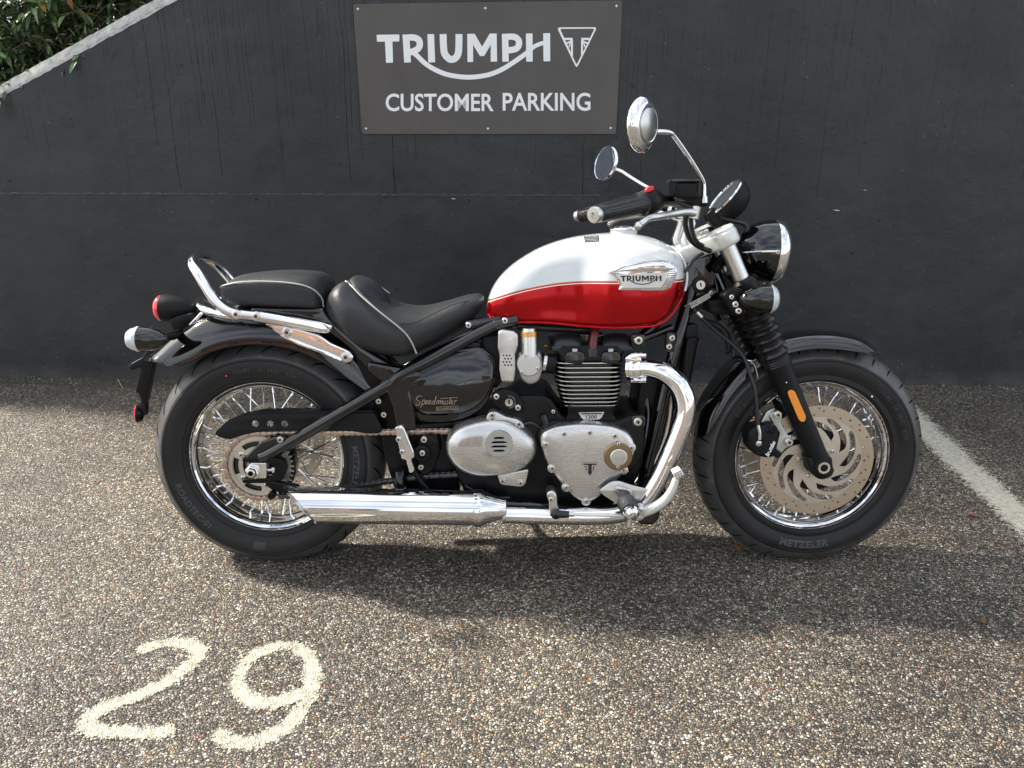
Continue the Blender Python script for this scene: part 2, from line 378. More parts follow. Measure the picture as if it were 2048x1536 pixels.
# exposed-aggregate asphalt
def asphalt(name):
    m, nn, ll, b = newmat(name); tc = nn.new('ShaderNodeTexCoord'); V = tc.outputs['Object']
    # uneven spacing of the stones
    wob = nn.new('ShaderNodeTexNoise'); wob.inputs['Scale'].default_value = 45; wob.inputs['Detail'].default_value = 2; ll.new(V, wob.inputs['Vector'])
    vm = nn.new('ShaderNodeVectorMath'); vm.operation = 'MULTIPLY_ADD'; ll.new(wob.outputs['Color'], vm.inputs[0]); vm.inputs[1].default_value = (.012, .012, 0); ll.new(V, vm.inputs[2])
    VV = vm.outputs[0]
    def vor(scale, feat='F1'):
        v = nn.new('ShaderNodeTexVoronoi'); v.inputs['Scale'].default_value = scale; v.feature = feat; ll.new(VV, v.inputs['Vector']); return v
    va, ve, vb = vor(158), vor(158, 'DISTANCE_TO_EDGE'), vor(360)
    vc = nn.new('ShaderNodeTexVoronoi'); vc.inputs['Scale'].default_value = 62; ll.new(VV, vc.inputs['Vector'])
    sep = nn.new('ShaderNodeSeparateColor'); ll.new(va.outputs['Color'], sep.inputs[0])
    stone = ramp(nn, ll, sep.outputs[0], [(0, (.055, .049, .043)), (.3, (.15, .135, .113)), (.62, (.30, .272, .225)), (.86, (.48, .44, .37)), (1, (.74, .70, .62))])
    redr = ramp(nn, ll, sep.outputs[1], [(.981, (0, 0, 0)), (.985, (1, 1, 1))])
    col = mixc(nn, ll, redr.outputs['Color'], stone.outputs['Color'], (.34, .125, .07))
    och = ramp(nn, ll, sep.outputs[2], [(.93, (0, 0, 0)), (.94, (.8, .8, .8))]); col = mixc(nn, ll, och.outputs['Color'], col, (.35, .24, .12))
    sepb = nn.new('ShaderNodeSeparateColor'); ll.new(vb.outputs['Color'], sepb.inputs[0])
    fine = ramp(nn, ll, sepb.outputs[0], [(0, (.35, .35, .35)), (1, (1.35, 1.35, 1.35))]); col = mixc(nn, ll, .5, col, fine.outputs['Color'], 'MULTIPLY')
    gap = ramp(nn, ll, ve.outputs['Distance'], [(.02, (0, 0, 0)), (.16, (1, 1, 1))])
    tar = mixc(nn, ll, sepb.outputs[1], (.012, .0115, .011), (.05, .046, .040))
    col = mixc(nn, ll, gap.outputs['Color'], tar, col)
    # broad worn, damp and dusty patches
    big = noise_node(nn, ll, 1.15, 5, .6, coord=tc); mid = noise_node(nn, ll, 5.5, 5, .6, coord=tc)
    dr = ramp(nn, ll, big.outputs['Fac'], [(.36, (.70, .68, .67)), (.62, (1.16, 1.11, 1.02))]); col = mixc(nn, ll, 1.0, col, dr.outputs['Color'], 'MULTIPLY')
    mr = ramp(nn, ll, mid.outputs['Fac'], [(.32, (.80, .79, .78)), (.62, (1.05, 1.05, 1.05))]); col = mixc(nn, ll, 1.0, col, mr.outputs['Color'], 'MULTIPLY')
    # moss along the wall on the left
    sx = nn.new('ShaderNodeSeparateXYZ'); ll.new(V, sx.inputs[0])
    mo = noise_node(nn, ll, 9, 5, .7, coord=tc)
    a = math_n(nn, ll, 'MULTIPLY', math_n(nn, ll, 'SUBTRACT', sx.outputs['Y'], 2.3), 1.2, clamp=True)
    bq = math_n(nn, ll, 'MULTIPLY', math_n(nn, ll, 'SUBTRACT', -.55, sx.outputs['X']), 1.2, clamp=True)
    mf = math_n(nn, ll, 'MULTIPLY', math_n(nn, ll, 'MULTIPLY', a, bq), ramp(nn, ll, mo.outputs['Fac'], [(.6, (0, 0, 0)), (.72, (.55, .55, .55))]).outputs['Color'])
    col = mixc(nn, ll, mf, col, (.11, .12, .03))
    # a few dark drips and stains
    st = noise_node(nn, ll, 3.4, 3, .5, coord=tc); sr = ramp(nn, ll, st.outputs['Fac'], [(.66, (1, 1, 1)), (.73, (.62, .60, .58))]); col = mixc(nn, ll, 1.0, col, sr.outputs['Color'], 'MULTIPLY')
    dm = math_n(nn, ll, 'MULTIPLY', math_n(nn, ll, 'SUBTRACT', sx.outputs['Y'], 3.24), 9.0, clamp=True); col = mixc(nn, ll, math_n(nn, ll, 'MULTIPLY', dm, ramp(nn, ll, mo.outputs['Fac'], [(.35, (.2, .2, .2)), (.6, (.9, .9, .9))]).outputs['Color']), col, (.045, .042, .026))
    ll.new(col, b.inputs['Base Color'])
    rr = ramp(nn, ll, big.outputs['Fac'], [(.36, (.42, .42, .42)), (.6, (.68, .68, .68))]); ll.new(rr.outputs['Color'], b.inputs['Roughness'])
    sset(b, spec=.5)
    h1 = math_n(nn, ll, 'MULTIPLY', gap.outputs['Color'], math_n(nn, ll, 'SUBTRACT', 1.15, va.outputs['Distance']))
    hh = math_n(nn, ll, 'MULTIPLY_ADD', sep.outputs[1], .45, h1)
    b1 = bump(nn, ll, b, hh, .0032); b2 = bump(nn, ll, b, vb.outputs['Distance'], .0011, 1.0, b1)
    return m
M['asphalt'] = asphalt('exposed_aggregate_asphalt')

# worn road paint lying on the stones: the paint is missing between and off the tops of stones
def roadpaint(name, c, wear_lo, wear_hi):
    m, nn, ll, b = newmat(name); tc = nn.new('ShaderNodeTexCoord'); V = tc.outputs['Object']
    wob = nn.new('ShaderNodeTexNoise'); wob.inputs['Scale'].default_value = 45; wob.inputs['Detail'].default_value = 2; ll.new(V, wob.inputs['Vector'])
    vm = nn.new('ShaderNodeVectorMath'); vm.operation = 'MULTIPLY_ADD'; ll.new(wob.outputs['Color'], vm.inputs[0]); vm.inputs[1].default_value = (.012, .012, 0); ll.new(V, vm.inputs[2])
    ve = nn.new('ShaderNodeTexVoronoi'); ve.feature = 'DISTANCE_TO_EDGE'; ve.inputs['Scale'].default_value = 158; ll.new(vm.outputs[0], ve.inputs['Vector'])
    va = nn.new('ShaderNodeTexVoronoi'); va.inputs['Scale'].default_value = 158; ll.new(vm.outputs[0], va.inputs['Vector'])
    sep = nn.new('ShaderNodeSeparateColor'); ll.new(va.outputs['Color'], sep.inputs[0])
    big = noise_node(nn, ll, 11, 5, .7, coord=tc)
    # UV x: 0 at the painted edge, 1 in the middle
    uv = nn.new('ShaderNodeUVMap'); su = nn.new('ShaderNodeSeparateXYZ'); ll.new(uv.outputs['UV'], su.inputs[0])
    e = math_n(nn, ll, 'MULTIPLY', su.outputs['X'], 1.5, clamp=True)
    keep = math_n(nn, ll, 'ADD', math_n(nn, ll, 'ADD', e, math_n(nn, ll, 'MULTIPLY', big.outputs['Fac'], 1.3)), math_n(nn, ll, 'MULTIPLY', sep.outputs[2], .75))
    g = math_n(nn, ll, 'MULTIPLY', math_n(nn, ll, 'SUBTRACT', .12, ve.outputs['Distance'], clamp=True), 3.2)
    keep = math_n(nn, ll, 'SUBTRACT', keep, g)
    al = nn.new('ShaderNodeMapRange'); al.inputs['From Min'].default_value = wear_lo; al.inputs['From Max'].default_value = wear_hi; ll.new(keep, al.inputs['Value'])
    ll.new(al.outputs[0], b.inputs['Alpha'])
    dirt = noise_node(nn, ll, 60, 5, .7, coord=tc); r = ramp(nn, ll, dirt.outputs['Fac'], [(.3, tuple(x * .62 for x in c)), (.6, c)]); ll.new(r.outputs['Color'], b.inputs['Base Color'])
    sset(b, rough=.6); gp = ramp(nn, ll, ve.outputs['Distance'], [(.0, (0, 0, 0)), (.2, (1, 1, 1))])
    bump(nn, ll, b, math_n(nn, ll, 'MULTIPLY_ADD', sep.outputs[1], .45, gp.outputs['Color']), .0016)
    return m
M['numpaint'] = roadpaint('worn_cream_paint', (.58, .545, .42), 1.36, 1.70)
M['linepaint'] = roadpaint('worn_white_paint', (.68, .64, .52), 1.16, 1.50)

# black painted concrete with runs, pits and dust
def wallmat():
    m, nn, ll, b = newmat('black_painted_concrete'); tc = nn.new('ShaderNodeTexCoord'); V = tc.outputs['UV']   # UV = metres along the wall and up
    sx = nn.new('ShaderNodeSeparateXYZ'); ll.new(V, sx.inputs[0]); U, Z = sx.outputs['X'], sx.outputs['Y']
    def nz(scale, detail=4, rough=.5, st=None):
        no = nn.new('ShaderNodeTexNoise'); no.inputs['Scale'].default_value = scale; no.inputs['Detail'].default_value = detail; no.inputs['Roughness'].default_value = rough
        if st:
            mp = nn.new('ShaderNodeMapping'); mp.inputs['Scale'].default_value = st; ll.new(V, mp.inputs['Vector']); ll.new(mp.outputs['Vector'], no.inputs['Vector'])
        else: ll.new(V, no.inputs['Vector'])
        return no.outputs['Fac']
    big = nz(1.6, 5, .6); med = nz(9, 5, .6); fine = nz(130, 3, .6)
    c = ramp(nn, ll, big, [(.3, (.0125, .0158, .0172)), (.7, (.0320, .0372, .0395))]).outputs['Color']
    mr = ramp(nn, ll, med, [(.3, (.88,) * 3), (.7, (1.12,) * 3)]).outputs['Color']; c = mixc(nn, ll, 1.0, c, mr, 'MULTIPLY')
    # water runs: one thin line per random column, long or short
    total = None
    for freq, seed, width, zlo, zhi, dens in ((15, 3.1, .036, .80, 1.50, .62), (26, 11.7, .046, .92, 1.62, .72), (9, 23.3, .017, .45, 1.4, .28), (38, 41.9, .055, 1.0, 1.7, .70), (55, 61.9, .06, 1.05, 1.7, .6)):
        wv = nz(3.0 + freq * .1, 2, .5, (1.0, .55, 1)); uu = math_n(nn, ll, 'MULTIPLY_ADD', wv, .9, math_n(nn, ll, 'MULTIPLY', U, freq))
        cell = math_n(nn, ll, 'FLOOR', uu); wn1 = nn.new('ShaderNodeTexWhiteNoise'); wn1.noise_dimensions = '1D'; ll.new(math_n(nn, ll, 'ADD', cell, seed), wn1.inputs['W'])
        s3 = nn.new('ShaderNodeSeparateColor'); ll.new(wn1.outputs['Color'], s3.inputs[0])
        cx = math_n(nn, ll, 'MULTIPLY_ADD', s3.outputs[0], .7, .15); fr = math_n(nn, ll, 'FRACT', uu)
        d = math_n(nn, ll, 'ABSOLUTE', math_n(nn, ll, 'SUBTRACT', fr, cx)); line = math_n(nn, ll, 'LESS_THAN', d, math_n(nn, ll, 'MULTIPLY', s3.outputs[2], width))
        zend = math_n(nn, ll, 'MULTIPLY_ADD', s3.outputs[1], zhi - zlo, zlo); above = math_n(nn, ll, 'GREATER_THAN', Z, zend)
        wn2 = nn.new('ShaderNodeTexWhiteNoise'); wn2.noise_dimensions = '1D'; ll.new(math_n(nn, ll, 'ADD', cell, seed * 7.3), wn2.inputs['W'])
        # fewer runs at some stretches of the wall
        dn = nn.new('ShaderNodeTexNoise'); dn.noise_dimensions = '1D'; dn.inputs['Scale'].default_value = 1.1; ll.new(math_n(nn, ll, 'ADD', U, seed), dn.inputs['W'])
        have = math_n(nn, ll, 'LESS_THAN', wn2.outputs['Value'], math_n(nn, ll, 'MULTIPLY', dn.outputs['Fac'], dens * 2))
        t = math_n(nn, ll, 'MULTIPLY', math_n(nn, ll, 'MULTIPLY', line, above), have)
        total = t if total is None else math_n(nn, ll, 'MAXIMUM', total, t)
    c = mixc(nn, ll, math_n(nn, ll, 'MULTIPLY', total, .92), c, (.004, .0045, .005))
    # dust specks splashed up from the ground
    vs = nn.new('ShaderNodeTexVoronoi'); vs.inputs['Scale'].default_value = 60; ll.new(V, vs.inputs['Vector'])
    low = math_n(nn, ll, 'SUBTRACT', 1.0, math_n(nn, ll, 'MULTIPLY', Z, 5.5), clamp=True)
    s4 = nn.new('ShaderNodeSeparateColor'); ll.new(vs.outputs['Color'], s4.inputs[0])
    sp = math_n(nn, ll, 'MULTIPLY', math_n(nn, ll, 'LESS_THAN', vs.outputs['Distance'], .17), math_n(nn, ll, 'LESS_THAN', s4.outputs[0], math_n(nn, ll, 'MULTIPLY_ADD', low, .55, .012)))
    c = mixc(nn, ll, math_n(nn, ll, 'MULTIPLY', sp, .55), c, (.20, .19, .17))
    duf = math_n(nn, ll, 'MULTIPLY', math_n(nn, ll, 'SUBTRACT', 1.0, math_n(nn, ll, 'MULTIPLY', Z, 12.0), clamp=True), math_n(nn, ll, 'MULTIPLY', med, .9))
    c = mixc(nn, ll, duf, c, (.10, .095, .085))
    # blowholes
    vp = nn.new('ShaderNodeTexVoronoi'); vp.inputs['Scale'].default_value = 13; ll.new(V, vp.inputs['Vector'])
    s5 = nn.new('ShaderNodeSeparateColor'); ll.new(vp.outputs['Color'], s5.inputs[0])
    pit = math_n(nn, ll, 'MULTIPLY', math_n(nn, ll, 'LESS_THAN', vp.outputs['Distance'], math_n(nn, ll, 'MULTIPLY', s5.outputs[1], .10)), math_n(nn, ll, 'LESS_THAN', s5.outputs[0], .55))
    c = mixc(nn, ll, pit, c, (.004, .004, .004))
    ll.new(c, b.inputs['Base Color'])
    rr = ramp(nn, ll, med, [(.3, (.40,) * 3), (.7, (.56,) * 3)]).outputs['Color']; rr = mixc(nn, ll, total, rr, (.22, .22, .22)); ll.new(rr, b.inputs['Roughness'])
    # relief: trowelled lumps, board skin, raised blisters
    b1 = bump(nn, ll, b, nz(5, 4, .55), .012, .8); b2 = bump(nn, ll, b, fine, .0012, .8, b1)
    vl = nn.new('ShaderNodeTexVoronoi'); vl.inputs['Scale'].default_value = 26; ll.new(V, vl.inputs['Vector']); s6 = nn.new('ShaderNodeSeparateColor'); ll.new(vl.outputs['Color'], s6.inputs[0])
    lump = math_n(nn, ll, 'MULTIPLY', math_n(nn, ll, 'SUBTRACT', .16, vl.outputs['Distance'], clamp=True), math_n(nn, ll, 'LESS_THAN', s6.outputs[0], .16))
    b3 = bump(nn, ll, b, math_n(nn, ll, 'SUBTRACT', math_n(nn, ll, 'MULTIPLY', lump, 3.0), pit), .004, 1.0, b2)
    bump(nn, ll, b, total, .0010, .6, b3)
    return m
M['wall'] = wallmat()
M['seam'] = simple('seam_paint', (.055, .06, .064), .4)
m, nn, ll, b = newmat('bare_concrete'); M['concrete'] = m
n1 = noise_node(nn, ll, 40, 6, .65); r = ramp(nn, ll, n1.outputs['Fac'], [(.30, (.22, .22, .20)), (.48, (.40, .40, .37)), (.7, (.52, .52, .49))]); ll.new(r.outputs['Color'], b.inputs['Base Color']); sset(b, rough=.85); bump(nn, ll, b, n1.outputs['Fac'], .002)
# sign panel
m, nn, ll, b = newmat('sign_brown_grey'); M['sign'] = m
n1 = noise_node(nn, ll, 3, 6, .6); r = ramp(nn, ll, n1.outputs['Fac'], [(.3, (.072, .066, .060)), (.7, (.098, .090, .082))]); ll.new(r.outputs['Color'], b.inputs['Base Color'])
sset(b, rough=.42); n2 = noise_node(nn, ll, 2.2, 2, .5); bump(nn, ll, b, n2.outputs['Fac'], .006)
M['signwhite'] = simple('sign_white', (.86, .88, .87), .4, wear=.05)
# leaves
def leafmat(name, cols, rough=.38):
    m, nn, ll, b = newmat(name); oi = nn.new('ShaderNodeObjectInfo'); gm = nn.new('ShaderNodeNewGeometry')
    k = math_n(nn, ll, 'FRACT', math_n(nn, ll, 'ADD', oi.outputs['Random'], gm.outputs['Random Per Island']))
    r = ramp(nn, ll, k, cols); no = noise_node(nn, ll, 60, 3); rr = ramp(nn, ll, no.outputs['Fac'], [(.3, (.8,) * 3), (.7, (1.2,) * 3)])
    ll.new(mixc(nn, ll, 1.0, r.outputs['Color'], rr.outputs['Color'], 'MULTIPLY'), b.inputs['Base Color']); sset(b, rough=rough)
    b.inputs['Subsurface Weight'].default_value = 0.0
    tr = nn.new('ShaderNodeBsdfTranslucent'); ll.new(r.outputs['Color'], tr.inputs['Color']); mx = nn.new('ShaderNodeMixShader'); mx.inputs[0].default_value = .22
    out = [x for x in nn if x.type == 'OUTPUT_MATERIAL'][0]; ll.new(b.outputs[0], mx.inputs[1]); ll.new(tr.outputs[0], mx.inputs[2]); ll.new(mx.outputs[0], out.inputs['Surface'])
    return m
M['leaf'] = leafmat('evergreen_leaf', [(0, (.05, .10, .040)), (.45, (.11, .20, .072)), (.8, (.20, .32, .12)), (.975, (.28, .38, .16)), (.98, (.38, .22, .02)), (.992, (.30, .09, .04)), (1, (.34, .20, .03))])
M['twig'] = simple('twig_bark', (.10, .07, .05), .8)
M['soil'] = simple('dark_soil', (.03, .024, .018), .95, nscale=25, bmp=.02, wear=.5)
# brickwork far behind the camera
m, nn, ll, b = newmat('brickwork'); M['brick'] = m
tc = nn.new('ShaderNodeTexCoord'); bt = nn.new('ShaderNodeTexBrick'); bt.inputs['Scale'].default_value = 4; bt.inputs['Color1'].default_value = (.40, .17, .09, 1); bt.inputs['Color2'].default_value = (.30, .13, .08, 1); bt.inputs['Mortar'].default_value = (.4, .36, .3, 1)
mp = nn.new('ShaderNodeMapping'); mp.inputs['Rotation'].default_value = (pi / 2, 0, 0); ll.new(tc.outputs['Object'], mp.inputs['Vector']); ll.new(mp.outputs['Vector'], bt.inputs['Vector']); ll.new(bt.outputs['Color'], b.inputs['Base Color']); sset(b, rough=.85)
M['render_wall'] = simple('cream_render', (.62, .56, .46), .8, nscale=8)
M['roof'] = simple('roof_tile', (.16, .09, .07), .8, nscale=12)
M['window'] = simple('window_glass', (.05, .06, .07), .05)
M['pvc'] = simple('white_window_frame', (.75, .75, .74), .4)
M['grit'] = simple('grit', (.20, .18, .15), .85, nscale=300, wear=.8)
M['deadleaf'] = simple('dead_leaf', (.26, .10, .035), .6, wear=.4)
M['deadtwig'] = simple('dead_twig', (.40, .34, .26), .7)

# ============================================================ THE SETTING
g = MB(); g.grid([[Vector((x, y, 0)) for x in (-60, -8, -3, 3, 8, 60)] for y in (-60, -8, -1, 2, 3.2, 60)])
ground = g.build('ground', M['asphalt'], sm=0); tag(ground, 'wet and dry exposed aggregate asphalt of the parking bay', kind='structure')

def painted(name, pts, w, mat, parent=None, z0=.0015, z1=.0022):
    L, _ = stroke(pts, w); n = len(pts); me = bpy.data.meshes.new(name); v = []; uv = []
    for i in range(n):
        z = z0 + (z1 - z0) * i / (n - 1); c = Vector(pts[i][:2]); l, r_ = L[i], L[n + i]
        fade = min(1, i / 3, (n - 1 - i) / 3)
        for q, k in ((l, 0), (l.lerp(c, .5), .5), (c, 1), (r_.lerp(c, .5), .5), (r_, 0)): v.append((q.x, q.y, z)); uv.append(k * fade)
    f = [(i * 5 + k, i * 5 + k + 1, i * 5 + k + 6, i * 5 + k + 5) for i in range(n - 1) for k in range(4)]
    me.from_pydata(v, [], f); me.materials.append(mat); ul = me.uv_layers.new(name='UVMap')
    for p in me.polygons:
        for li in p.loop_indices: ul.data[li].uv = (uv[me.loops[li].vertex_index], 0)
    return link(name, me, parent)
def cp(x, y): return G(100 + x / 3.2, 1200 + y / 3.2)
two = [(545, 345), (640, 300), (760, 278), (870, 280), (945, 312), (945, 365), (870, 440), (760, 520), (620, 585), (450, 650), (330, 700), (255, 760), (250, 812), (330, 840), (480, 850), (640, 852), (740, 850), (815, 825)]
nine = [(1060, 830), (1110, 890), (1200, 922), (1320, 905), (1450, 850), (1560, 770), (1640, 670), (1675, 560), (1680, 450), (1655, 360), (1590, 312), (1500, 298), (1390, 320), (1290, 370), (1225, 450), (1215, 540), (1260, 618), (1340, 660), (1450, 660), (1560, 625), (1640, 575)]
num = tag(empty('bay_number', G(400, 1400)), 'cream hand-painted bay number 29 on the asphalt in the foreground', 'painted number')
for pts in (two, nine):
    o = painted('digit', crom([cp(*p) for p in pts], 7), .060, M['numpaint'], num); o.location = -num.location
la, lb = G(1875, 882), G(2048, 1043); dl = (lb - la).normalized()
ln = painted('bay_line', [la + dl * t for t in (-1.1, -.9, -.5, 0, .4, .8, 1.2, 1.6, 2.4)], .160, M['linepaint'])
tag(ln, 'worn off-white bay line running past the front wheel', 'painted line')

# ---- wall
u0, z0_ = Wq(0, 190); u1, z1_ = Wq(345, 0); SL = (z1_ - z0_) / (u1 - u0)
ZTOP = 2.7; uL = u0 - (z0_ - .25) / SL; uR = u0 + (ZTOP - z0_) / SL
def ztop(u): return min(max(z0_ + SL * (u - u0), .25), ZTOP)
us = sorted(set([-3.0, uL, uR, 8.0] + [uL + (uR - uL) * k / 30 for k in range(31)] + [uR + (8 - uR) * k / 12 for k in range(13)]))
us = [u for u in us if u >= -3.0]
random.seed(3)
front = MB(); rows = []
jit = [random.uniform(-.004, .004) for _ in us]
for k in range(9): rows.append([wallp(u, -.05 + (ztop(u) + j + .05) * k / 8) for u, j in zip(us, jit)])
front.grid(rows)
me = front.mesh('wall', M['wall'], sm=0); ul = me.uv_layers.new(name='UVMap')
for p in me.polygons:
    for li in p.loop_indices:
        q = me.vertices[me.loops[li].vertex_index].co; ul.data[li].uv = ((q - WA).dot(WU) + 10, q.z)
wall = link('wall', me); tag(wall, 'black painted concrete wall with water runs and a sloping top behind the motorcycle', 'wall')
# bare worn arris and top, with broken edge
us2 = [-3.0 + 11.0 * k / 700 for k in range(701)]; random.seed(5)
def rag(u): return .0016 * sin(u * 37) * sin(u * 91 + 1) + random.uniform(-.0014, .0014)
rr = [rag(u) for u in us2]; r2 = [rag(u + 3) * .7 for u in us2]
rows = [[wallp(u, ztop(u) - .010 + a, .0022) for u, a in zip(us2, rr)],
        [wallp(u, ztop(u) + .006 + b_ * .3, -.001 + b_ * .3) for u, b_ in zip(us2, r2)],
        [wallp(u, ztop(u) + .044 + b_ * .6, -.030 + b_) for u, b_ in zip(us2, r2)],
        [wallp(u, ztop(u) + .048, -.25) for u in us2], [wallp(u, -.05, -.25) for u in us2]]
MB().grid(rows).build('bare_edge', M['concrete'], wall, sm=30)
# raised board seam
random.seed(9); pts = []
for k in range(240):
    px = 1200 * k / 239; u, z = Wq(px, 387 + 4 * px / 1190); pts.append(wallp(u, z + random.uniform(-.0012, .0012), -.001))
MB().tube(pts, [random.uniform(.002, .0065) * (.6 if .4 > random.random() else 1) for _ in pts], 6).build('board_seam', M['seam'], wall)
# tie hole, nail stub and blisters
u, z = Wq(1754, 711)
MB().lathe([(-.001, .016), (.003, .016), (.005, .012), (.002, .009), (-.0005, .0)], wallp(u, z), WN, 16).build('tie_hole', M['soil'], wall)
for px, py, s_ in ((1668, 421, 1), (905, 398, .8), (1727, 381, .6)):
    u, z = Wq(px, py); MB().tube([wallp(u - .006 * s_, z, 0), wallp(u, z + .002, .012 * s_), wallp(u + .018 * s_, z + .001, .014 * s_)], [.004 * s_, .004 * s_, .002 * s_], 7).build('nail_stub', M['zinc'], wall)

# ---- sign
def sp(x, y): return (690 + x / 3.593, y / 3.593)
sign = tag(empty('parking_sign', wallp(*Wq(978, 268), .004)), 'brown-grey customer parking sign with white lettering fixed to the black wall', 'sign')
def W3(px, py, n): u, z = Wq(px, py, n); return wallp(u, z, n) - sign.location
def sign_part(name, v, f, n, mat, th=0.0):
    """v in photo pixels (x, y, layer)"""
    return MB().add([W3(p[0], p[1], n + (p[2] if len(p) > 2 else 0)) for p in v], f).build(name, mat, sign, sm=0)
c = [(706, 8), (1245, 0.5), (1232, 268), (724, 268)]
cu = [Wq(x, y, .008) for x, y in c]; lp = rpoly(cu, .012, 5)
mb = MB(); rows = [[wallp(p.x, p.y, n) - sign.location for p in lp] for n in (.003, .008)]; mb.grid(rows, closed_u=True); k = len(lp)
mb.f.append(tuple(range(k, 2 * k))); mb.m.append(0); mb.f.append(tuple(range(k - 1, -1, -1))); mb.m.append(0)
mb.build('panel', M['sign'], sign, sm=0)
for x, y in ((93, 65), (1008, 60), (1951, 44), (152, 925), (1027, 925), (1909, 921)):
    MB().lathe([(0, .0048), (.0012, .0046), (.0026, .003), (.0031, 0)], W3(*sp(x, y), .008), WN, 14).build('rivet', M['yoke'], sign)

def logo():
    """word in the sign crop's pixel units -> list of (verts, faces)"""
    out = []
    def poly(p, r=5): out.append((rpoly(p, r, 3), None))
    def st(p, w, n=10): v, f = stroke(crom(p, n), w); out.append((v, f))
    poly([(227, 250), (391, 248), (390, 298), (341, 298), (345, 450), (295, 452), (287, 299), (230, 300)])
    poly([(413, 248), (462, 248), (474, 448), (425, 450)])
    st([(440, 271), (495, 270), (530, 288), (537, 322), (522, 352), (480, 372), (455, 376)], 46)
    st([(478, 372), (520, 402), (575, 455), (650, 502), (745, 538), (880, 555), (1010, 542), (1110, 508), (1200, 455), (1300, 385), (1350, 342), (1385, 322), (1428, 308)], [26, 32] + [34] * 90 + [33, 32] + [30] * 27)
    poly([(592, 245), (640, 245), (648, 448), (598, 449)])
    st([(705, 245), (708, 330), (716, 385), (745, 420), (765, 427), (790, 420), (812, 388), (818, 330), (819, 245)], 50, 6)
    poly([(878, 243), (932, 243), (985, 335), (1040, 241), (1090, 241), (1093, 443), (1047, 443), (1047, 322), (1000, 403), (970, 403), (920, 322), (921, 445), (880, 446)], 3)
    poly([(1127, 243), (1174, 243), (1177, 443), (1131, 444)])
    st([(1150, 265), (1215, 265), (1246, 288), (1250, 318), (1236, 345), (1205, 358), (1160, 362)], 45)
    poly([(1300, 241), (1348, 240), (1349, 443), (1302, 443)]); poly([(1424, 239), (1474, 238), (1475, 440), (1426, 441)])
    return out
def layered(items, fn, lift=.00015):
    """merge items, each a hair prouder than the last so none lie in one plane; fn maps (x, y, n) to 3D"""
    mb = MB()
    for i, (v, f) in enumerate(items):
        if f is None: v2, f2 = fill([v], 0); mb.add([fn(p[0], p[1], i * lift) for p in v2], f2)
        else: mb.add([fn(p[0], p[1], i * lift) for p in v], f)
    return mb
LOGO = logo()
layered(LOGO, lambda x, y, n: W3(*sp(x, y), .0088 + n)).build('lettering', M['signwhite'], sign, sm=0)
tri = rpoly([(1522, 197), (1812, 195), (1664, 492)], 26, 5); tri2 = rpoly([(1545, 207), (1793, 206), (1664, 466)], 16, 5)
v, f = fill([tri, tri2], 0)
items = [(v, f)]
for s_ in (-1, 1):
    def X(d): return 1667 + s_ * d
    for pts, w in (([(X(31), 280), (X(100), 280)], 16), ([(X(37), 288), (X(36), 402)], 15), ([(X(40), 296), (X(88), 316)], 12), ([(X(44), 290), (X(58), 340)], 9)):
        items.append(stroke(pts, w))
layered(items, lambda x, y, n: W3(*sp(x, y), .0088 + n)).build('emblem', M['signwhite'], sign, sm=0)
tv, tf = text2d('CUSTOMER', bold=.018, space=1.0); tv = fit(tv, 292, 800, 1068, 672)
sign_part('lettering', [(*sp(p[0], p[1]), 0) for p in tv], tf, .0089, M['signwhite'])
tv, tf = text2d('PARKING', bold=.018, space=1.0); tv = fit(tv, 1133, 797, 1764, 666)
sign_part('lettering', [(*sp(p[0], p[1]), 0) for p in tv], tf, .0089, M['signwhite'])

# ---- bank of earth and evergreen shrub behind the wall
rows = [[wallp(u, max(ztop(u) - .22 + d * .18, .1) + .05 * sin(u * 9 + d * 7), -.26 - d) for u in [-3 + 11 * k / 60 for k in range(61)]] for d in (0, .2, .45, .8, 1.3, 2.2)]
bank = MB().grid(rows).build('bank', M['soil'], sm=60); tag(bank, 'dark earth bank behind the sloping wall', kind='structure')

def leaf_mesh(L, Wd, curl, name='leaf'):
    prof = [(0, .04), (.12, .5), (.32, .95), (.55, 1.0), (.78, .66), (.93, .26), (1, .0)]
    v = []; f = []
    for t, w in prof:
        x = t * L; h = -curl * t * t * L; ww = w * Wd / 2
        v += [(-ww, x, h + ww * .35), (0, x, h), (ww, x, h + ww * .35)]
    for i in range(len(prof) - 1):
        a = i * 3; f += [(a, a + 1, a + 4, a + 3), (a + 1, a + 2, a + 5, a + 4)]
    return v, f
random.seed(21)
bush = tag(empty('evergreen_shrub', wallp(.5, ztop(.5) - .05, -.35)), 'leafy green evergreen shrub growing over the sloping wall in the top left corner', 'shrub')
BL = bush.location.copy()
lm = []
for L, Wd, c_ in ((.050, .019, .35), (.040, .017, .6), (.060, .018, .25), (.034, .015, .1)):
    v, f = leaf_mesh(L, Wd, c_); lm.append((v, f, MB().add(v, f).mesh('leaf', M['leaf'], 60)))
mass = MB(); sprigs = []
def sprig(p, d, n, length, collect):
    d = d.normalized(); side = d.orthogonal().normalized(); pts = []
    for k in range(n):
        t = k / max(n - 1, 1); q = p + d * length * t + Vector((0, 0, -.03 * t * t)); pts.append(q)
        a = k * 2.4 + random.random(); r_ = (side * cos(a) + d.cross(side) * sin(a)); out = (r_ + d * (.5 + t)).normalized()
        up = Vector((random.uniform(-.4, .4), -.35, 1)).normalized(); xx = out.cross(up).normalized(); zz = xx.cross(out)
        R = Matrix((xx, out, zz)).transposed().to_4x4(); sc = random.uniform(.7, 1.25)
        collect.append((q, R, sc, random.randrange(4)))
    return pts
near, far = [], []
twigs = MB()
